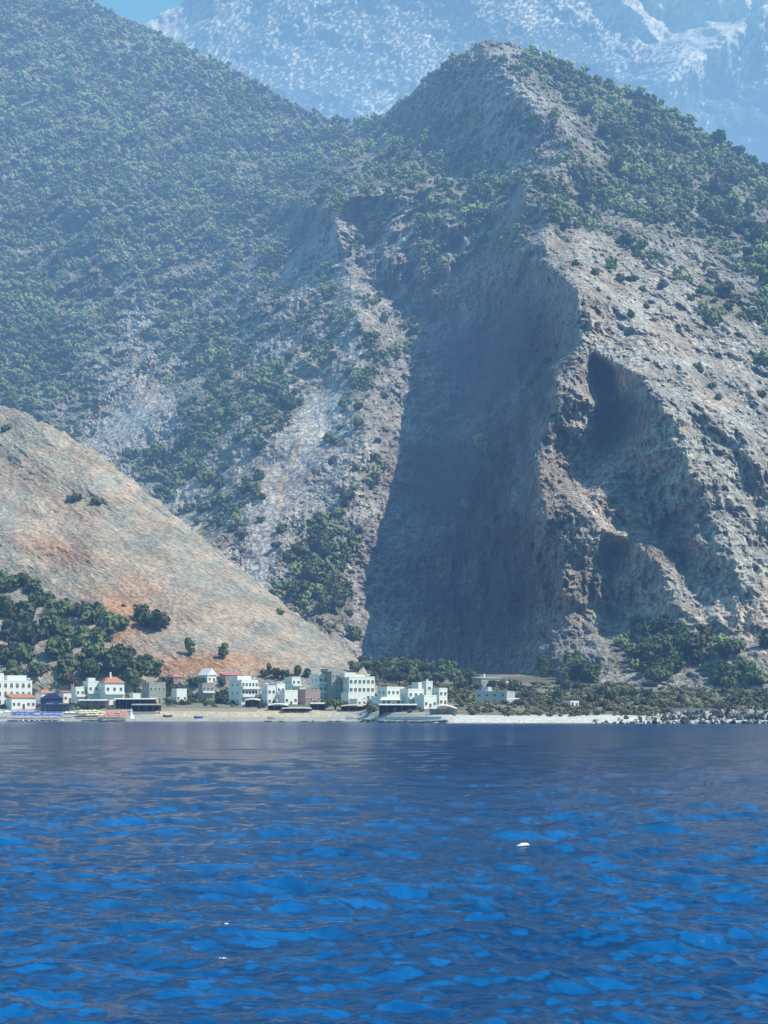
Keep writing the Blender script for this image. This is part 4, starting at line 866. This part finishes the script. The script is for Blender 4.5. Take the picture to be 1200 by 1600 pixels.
def foot(u, v):
    best = None
    for Y in np.arange(shore(u) + 12, 1060, 1.5):
        x = UX(u, Y); vv = V0 - (gz(x, Y) - CH) * F / Y
        if vv <= v: return x, Y
    return UX(u, 1040), 1040
def side(u):
    if u < 240: return 'left end of the village'
    if u < 500: return 'middle of the village'
    if u < 735: return 'right half of the village'
    if u < 960: return 'gorge mouth'
    return 'right shore behind the breakwater'
for (u, v, rp, kd) in VEG:
    x, Y = foot(u, v); k = kd.rstrip('0123456789'); i = int(kd[len(k):]); ms = SETS[k][i % len(SETS[k])]
    rp = rp * (1.4 if 545 < u < 745 and v < 1075 else 1.); rad = rp * Y / F; z = gz(x, Y)
    if u < 560 and v < 1078:
        q = HB.at(np.array([float(u)]), np.array([float(v)]))[0]
        if q[1] < Y: x, Y, z = q[0], q[1], q[2]; rad = rp * Y / F
    if u > 860 and v < 1095:
        q = CD.at(np.array([float(u)]), np.array([float(v)]))[0]
        if q[1] < Y: x, Y, z = q[0], q[1], q[2]; rad = rp * Y / F
    desc = {'pine': ('dark green pine', 'tree', 'pine_tree'), 'olive': ('grey green olive tree', 'tree', 'olive_tree'), 'brown': ('dry brownish small tree', 'tree', 'tree'), 'bush': ({0: 'dark green bush', 1: 'grey green bush', 2: 'dry brown bush', 3: 'grey green bush'}[i % 4], 'bush', 'bush'), 'cyp': ('narrow dark cypress', 'tree', 'cypress_tree')}[k]
    put_tree(desc[2], ms, (x, Y, z - .1), rad, desc[0] + ' at the ' + side(u), desc[1], desc[0] + 's at the ' + side(u), sq=random.uniform(.85, 1.1))

VV = []; FF = []; TT = []; off = 0
for _ in range(9000):
    if len(VV) >= 2600: break
    u = RNG.uniform(-60, 1260); Y = shore(u) + RNG.uniform(24 if u > 700 else 30, 330) ; x = UX(u, Y)
    if u < 540 and Y > 860: continue
    if any(abs(x - a) < c and abs(Y - b) < d for a, b, c, d in FOOT): continue
    if u < 730 and Y < 745 and RNG.random() < .6: continue
    if fbm(x / 14, Y / 22, 2, 131) < (-.25 if u > 700 else -.1): continue
    V, Fc = tmpl[int(RNG.integers(6))]; rd = RNG.uniform(.6, 1.7) * (1.25 if u > 700 else .9)
    VV.append(V * np.array((rd, rd, rd * .75)) + np.array((x, Y, gz(x, Y) - .25))); FF.append(Fc + off); TT.append(np.full(len(V), RNG.random() * .9)); off += len(V)
me = np_mesh('low_scrub', np.concatenate(VV), np.concatenate(FF), [M_SCRUB], None, True, {'tint': np.concatenate(TT)})
tag(link('low_scrub', me), 'low grey green scrub covering the flat ground between the houses and the cliffs', 'scrub', None, 'stuff')

# ------------------------------------------------------------------ sea
def SEAV(Y): return V0 + CH * F / Y
def waves(X, Y):
    dY = np.clip(np.maximum(Y, 15.) ** 2 / (CH * F) * .75, .02, 60)
    rng = np.random.default_rng(3); H = np.zeros_like(X)
    for i in range(64):
        lam = .28 * (38 ** (i / 63.)); k = 2 * math.pi / lam
        th = rng.normal(0, .42) + math.pi / 2 + .12; a = .0145 * lam ** .82 * rng.uniform(.6, 1.2) * (1. if lam < 4 else .5)
        if lam > 1.5: a *= .8
        fade = 1 / (1 + (dY * 2.4 / lam) ** 4)
        ph = k * (math.cos(th) * X + math.sin(th) * Y) + rng.uniform(0, 6.28) + 1.6 * noise(X / (lam * 2.4), Y / (lam * 2.4), i)
        H += a * fade * (1 - 2 * np.abs(np.sin(ph / 2)) ** 1.3)
    H *= 1 + .35 * fbm(X / 14, Y / 20, 2, 121)
    cx, cy = UX(812, 53.5), 53.5      # a small breaking crest
    H += .16 * np.exp(-((X - cx) / .65) ** 2 - ((Y - cy) / .5) ** 2)
    return H * (smooth(710, 640, Y) * .85 + .15)
def sky_sheen_field(X, Y, sl, th=None):  # mask for blue sky sheen painted on viewer-facing wave slopes
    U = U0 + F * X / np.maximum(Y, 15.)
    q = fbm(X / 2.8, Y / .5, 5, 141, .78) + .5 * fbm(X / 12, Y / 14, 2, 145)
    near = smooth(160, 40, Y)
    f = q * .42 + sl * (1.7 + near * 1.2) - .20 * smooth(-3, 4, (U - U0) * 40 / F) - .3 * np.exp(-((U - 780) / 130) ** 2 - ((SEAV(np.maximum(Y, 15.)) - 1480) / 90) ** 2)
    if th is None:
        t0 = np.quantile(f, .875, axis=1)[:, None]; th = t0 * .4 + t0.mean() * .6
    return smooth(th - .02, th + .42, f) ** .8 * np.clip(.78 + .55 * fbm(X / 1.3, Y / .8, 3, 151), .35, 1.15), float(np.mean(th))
def make_sea():
    vs = np.concatenate([np.arange(1760, 1600, -2.), np.arange(1600, 1180, -.75), np.arange(1180, 1127, -.5)])
    Ys = CH * F / (vs - V0); Ys = Ys[Ys < 712]; us = np.concatenate([np.linspace(-2400, -330, 120), np.linspace(-320, 1520, 820), np.linspace(1530, 3600, 120)])
    Y, U = np.meshgrid(Ys, us, indexing='ij'); X = (U - U0) * Y / F
    H = waves(X, Y)
    sky_sheen, th = sky_sheen_field(X, Y, np.gradient(H, axis=0) / np.gradient(Y, axis=0))
    me = np_mesh('sea_water', np.stack([X, Y, H], -1), grid_faces(*X.shape)[:, ::-1], [M_SEA], None, True, {'sky_sheen': sky_sheen, 'ruffle': smooth(90, 450, Y)})
    tag(link('sea_water', me), kind='structure')
    # the sea around and behind the viewpoint, a little lower so the two sheets never meet
    gx = np.arange(-180, 180.1, .45); gy = np.arange(-40, 190, .5)
    GY, GX = np.meshgrid(gy, gx, indexing='ij'); GH = waves(GX, GY)
    gc, _ = sky_sheen_field(GX, GY, np.gradient(GH, axis=0) / .5, th)
    me = np_mesh('sea_water_around', np.stack([GX, GY, GH - .14], -1), grid_faces(*GX.shape), [M_SEA], None, True, {'sky_sheen': gc, 'ruffle': smooth(90, 450, GY)})
    tag(link('sea_water_around', me), kind='structure')
    m = MB(); m.add([(-20000, -9000, -.9), (20000, -9000, -.9), (20000, 700, -.9), (-20000, 700, -.9)], [(0, 1, 2, 3)])
    tag(m.build('open_sea', M_SEA), kind='structure')
    return X, Y, H
M_SEA, nt, bs = newmat('sea'); L = nt.links.new
ca = N(nt, 'ShaderNodeAttribute', attribute_name='sky_sheen'); cm = N(nt, 'ShaderNodeMix', data_type='RGBA'); cm.inputs['A'].default_value = (.005, .045, .15, 1); cm.inputs['B'].default_value = (.006, .13, .40, 1)  # sky sheen painted as a brighter blue in the base colour
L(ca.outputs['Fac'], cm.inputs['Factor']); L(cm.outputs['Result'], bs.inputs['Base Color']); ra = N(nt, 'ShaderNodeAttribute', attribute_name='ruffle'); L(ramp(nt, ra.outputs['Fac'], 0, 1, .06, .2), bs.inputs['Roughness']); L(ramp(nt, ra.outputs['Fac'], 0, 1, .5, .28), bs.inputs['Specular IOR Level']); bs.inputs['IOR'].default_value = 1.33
tc = N(nt, 'ShaderNodeTexCoord'); mp = N(nt, 'ShaderNodeMapping'); mp.inputs['Scale'].default_value = (.6, 1., 1.); L(tc.outputs['Object'], mp.inputs[0])
n1 = N(nt, 'ShaderNodeTexNoise', i_Scale=4.5, i_Detail=5., i_Roughness=.6); n2 = N(nt, 'ShaderNodeTexNoise', i_Scale=.35, i_Detail=4., i_Roughness=.55)
L(mp.outputs[0], n1.inputs[0]); L(mp.outputs[0], n2.inputs[0])
b1 = N(nt, 'ShaderNodeBump', i_Strength=1., i_Distance=.045); b2 = N(nt, 'ShaderNodeBump', i_Strength=1., i_Distance=.12)
L(n1.outputs[0], b1.inputs['Height']); L(n2.outputs[0], b2.inputs['Height']); L(b2.outputs[0], b1.inputs['Normal']); L(b1.outputs[0], bs.inputs['Normal'])
SX, SY, SH = make_sea()
def sea_z(x, y):
    d = (SX - x) ** 2 + (SY - y) ** 2; return float(SH.ravel()[int(np.argmin(d))])
def foam(u, v, wpx, hpx, label):
    Y = CH * F / (v - V0); x = UX(u, Y); s = Y / F; w = wpx * s; n = 14
    na, nb_ = 22, 6; Vv = []
    for j in range(nb_):
        for i in range(na):
            t = i / (na - 1) * 2 - 1; q = j / (nb_ - 1) * 2 - 1
            a = t * w * .5; y = q * .16 * (1 - t * t) + .06 * float(noise(t * 3, u, 2)); e = (1 - t * t) * (1 - q * q)
            z = sea_z(x + a, Y + y) - .03 + e * hpx * s * .8 * (.55 + .6 * float(noise(t * 4 + 9, q * 2 + u, 4))) + .03 * e ** .3
            Vv.append((a, y, z))
    Fc = grid_faces(nb_, na)
    me = np_mesh('sea_foam', np.array(Vv), Fc, [M_FOAM]); o = link('sea_foam', me); o.location = (x, Y, 0); tag(o, label, 'foam')
foam(817, 1324, 24, 4, 'bright white foam breaking on a dark blue wave right of centre')
foam(348, 1486, 20, 2, 'thin white foam fleck on the water left of centre')
foam(354, 1450, 9, 2, 'tiny white foam fleck above the larger fleck left of centre')

# ------------------------------------------------------------------ haze, sky, sun, camera
def haze(sig, A, y0, y1, name):
    m = bpy.data.materials.new('haze_glow'); m.use_nodes = True; nt = m.node_tree; nt.nodes.clear(); L = nt.links.new
    out = N(nt, 'ShaderNodeOutputMaterial'); ab = N(nt, 'ShaderNodeVolumeAbsorption'); em = N(nt, 'ShaderNodeEmission'); ad = N(nt, 'ShaderNodeAddShader')
    sig = np.array(sig); A = np.array(A)
    ab.inputs['Color'].default_value = (*(1 - sig / sig.max() * .999), 1); ab.inputs['Density'].default_value = float(sig.max())
    e = sig * A; em.inputs['Color'].default_value = (*(e / e.max()), 1); em.inputs['Strength'].default_value = float(e.max())  # emission stands in for sunlight scattered by the haze
    L(ab.outputs[0], ad.inputs[0]); L(em.outputs[0], ad.inputs[1]); L(ad.outputs[0], out.inputs['Volume'])
    b = MB(); b.box(-7000, 7000, y0, y1, -150, 1500); o = b.build(name, m); tag(o, kind='structure')
haze((.75e-4, .88e-4, 1.1e-4), (.36, .66, 1.10), -300, 1299, 'near_haze')
haze((1.9e-4, 2.2e-4, 2.5e-4), (.42, .74, 1.10), 1300, 9500, 'mountain_haze')
SUN_EL, SUN_AZ = R(51), math.atan2(.92, -.39)      # azimuth measured from +Y towards +X
sd = Vector((math.sin(SUN_AZ) * math.cos(SUN_EL), math.cos(SUN_AZ) * math.cos(SUN_EL), math.sin(SUN_EL)))
li = bpy.data.lights.new('sun', 'SUN'); li.energy = 5.; li.angle = R(.5); li.color = (1., .945, .86)
lo = bpy.data.objects.new('sun', li); COL.objects.link(lo); lo.rotation_euler = sd.to_track_quat('Z', 'Y').to_euler()
w = bpy.data.worlds.new('World'); SC.world = w; w.use_nodes = True; nt = w.node_tree; bg = nt.nodes['Background']
sk = N(nt, 'ShaderNodeTexSky', sky_type='NISHITA', sun_disc=False, sun_elevation=SUN_EL, sun_rotation=SUN_AZ, altitude=0., air_density=1., dust_density=.3, ozone_density=1.)
nt.links.new(sk.outputs[0], bg.inputs[0]); bg.inputs[1].default_value = .10
ti = N(nt, 'ShaderNodeVectorMath', operation='MULTIPLY'); ti.inputs[1].default_value = (.48, 1.22, 1.03); nt.links.new(sk.outputs[0], ti.inputs[0]); nt.links.new(ti.outputs[0], bg.inputs[0])
cam = bpy.data.cameras.new('camera'); co = bpy.data.objects.new('camera', cam); COL.objects.link(co); SC.camera = co
co.location = (0, 0, CH); co.rotation_euler = (R(90), 0, 0); cam.sensor_fit = 'HORIZONTAL'; cam.sensor_width = 36; cam.lens = 36 * F / 1200.; cam.shift_y = (V0 - 800) / 1200.; cam.clip_start = .5; cam.clip_end = 40000
SC.view_settings.view_transform = 'Standard'; SC.view_settings.look = 'None'; SC.view_settings.exposure = 0; SC.view_settings.gamma = 1
SC.render.engine = 'CYCLES'; SC.cycles.use_denoising = True
SC.cycles.max_bounces = 4; SC.cycles.diffuse_bounces = 2; SC.cycles.glossy_bounces = 3; SC.cycles.volume_bounces = 0; SC.cycles.transparent_max_bounces = 4
try: SC.cycles.denoiser = 'OPENIMAGEDENOISE'
except Exception: pass
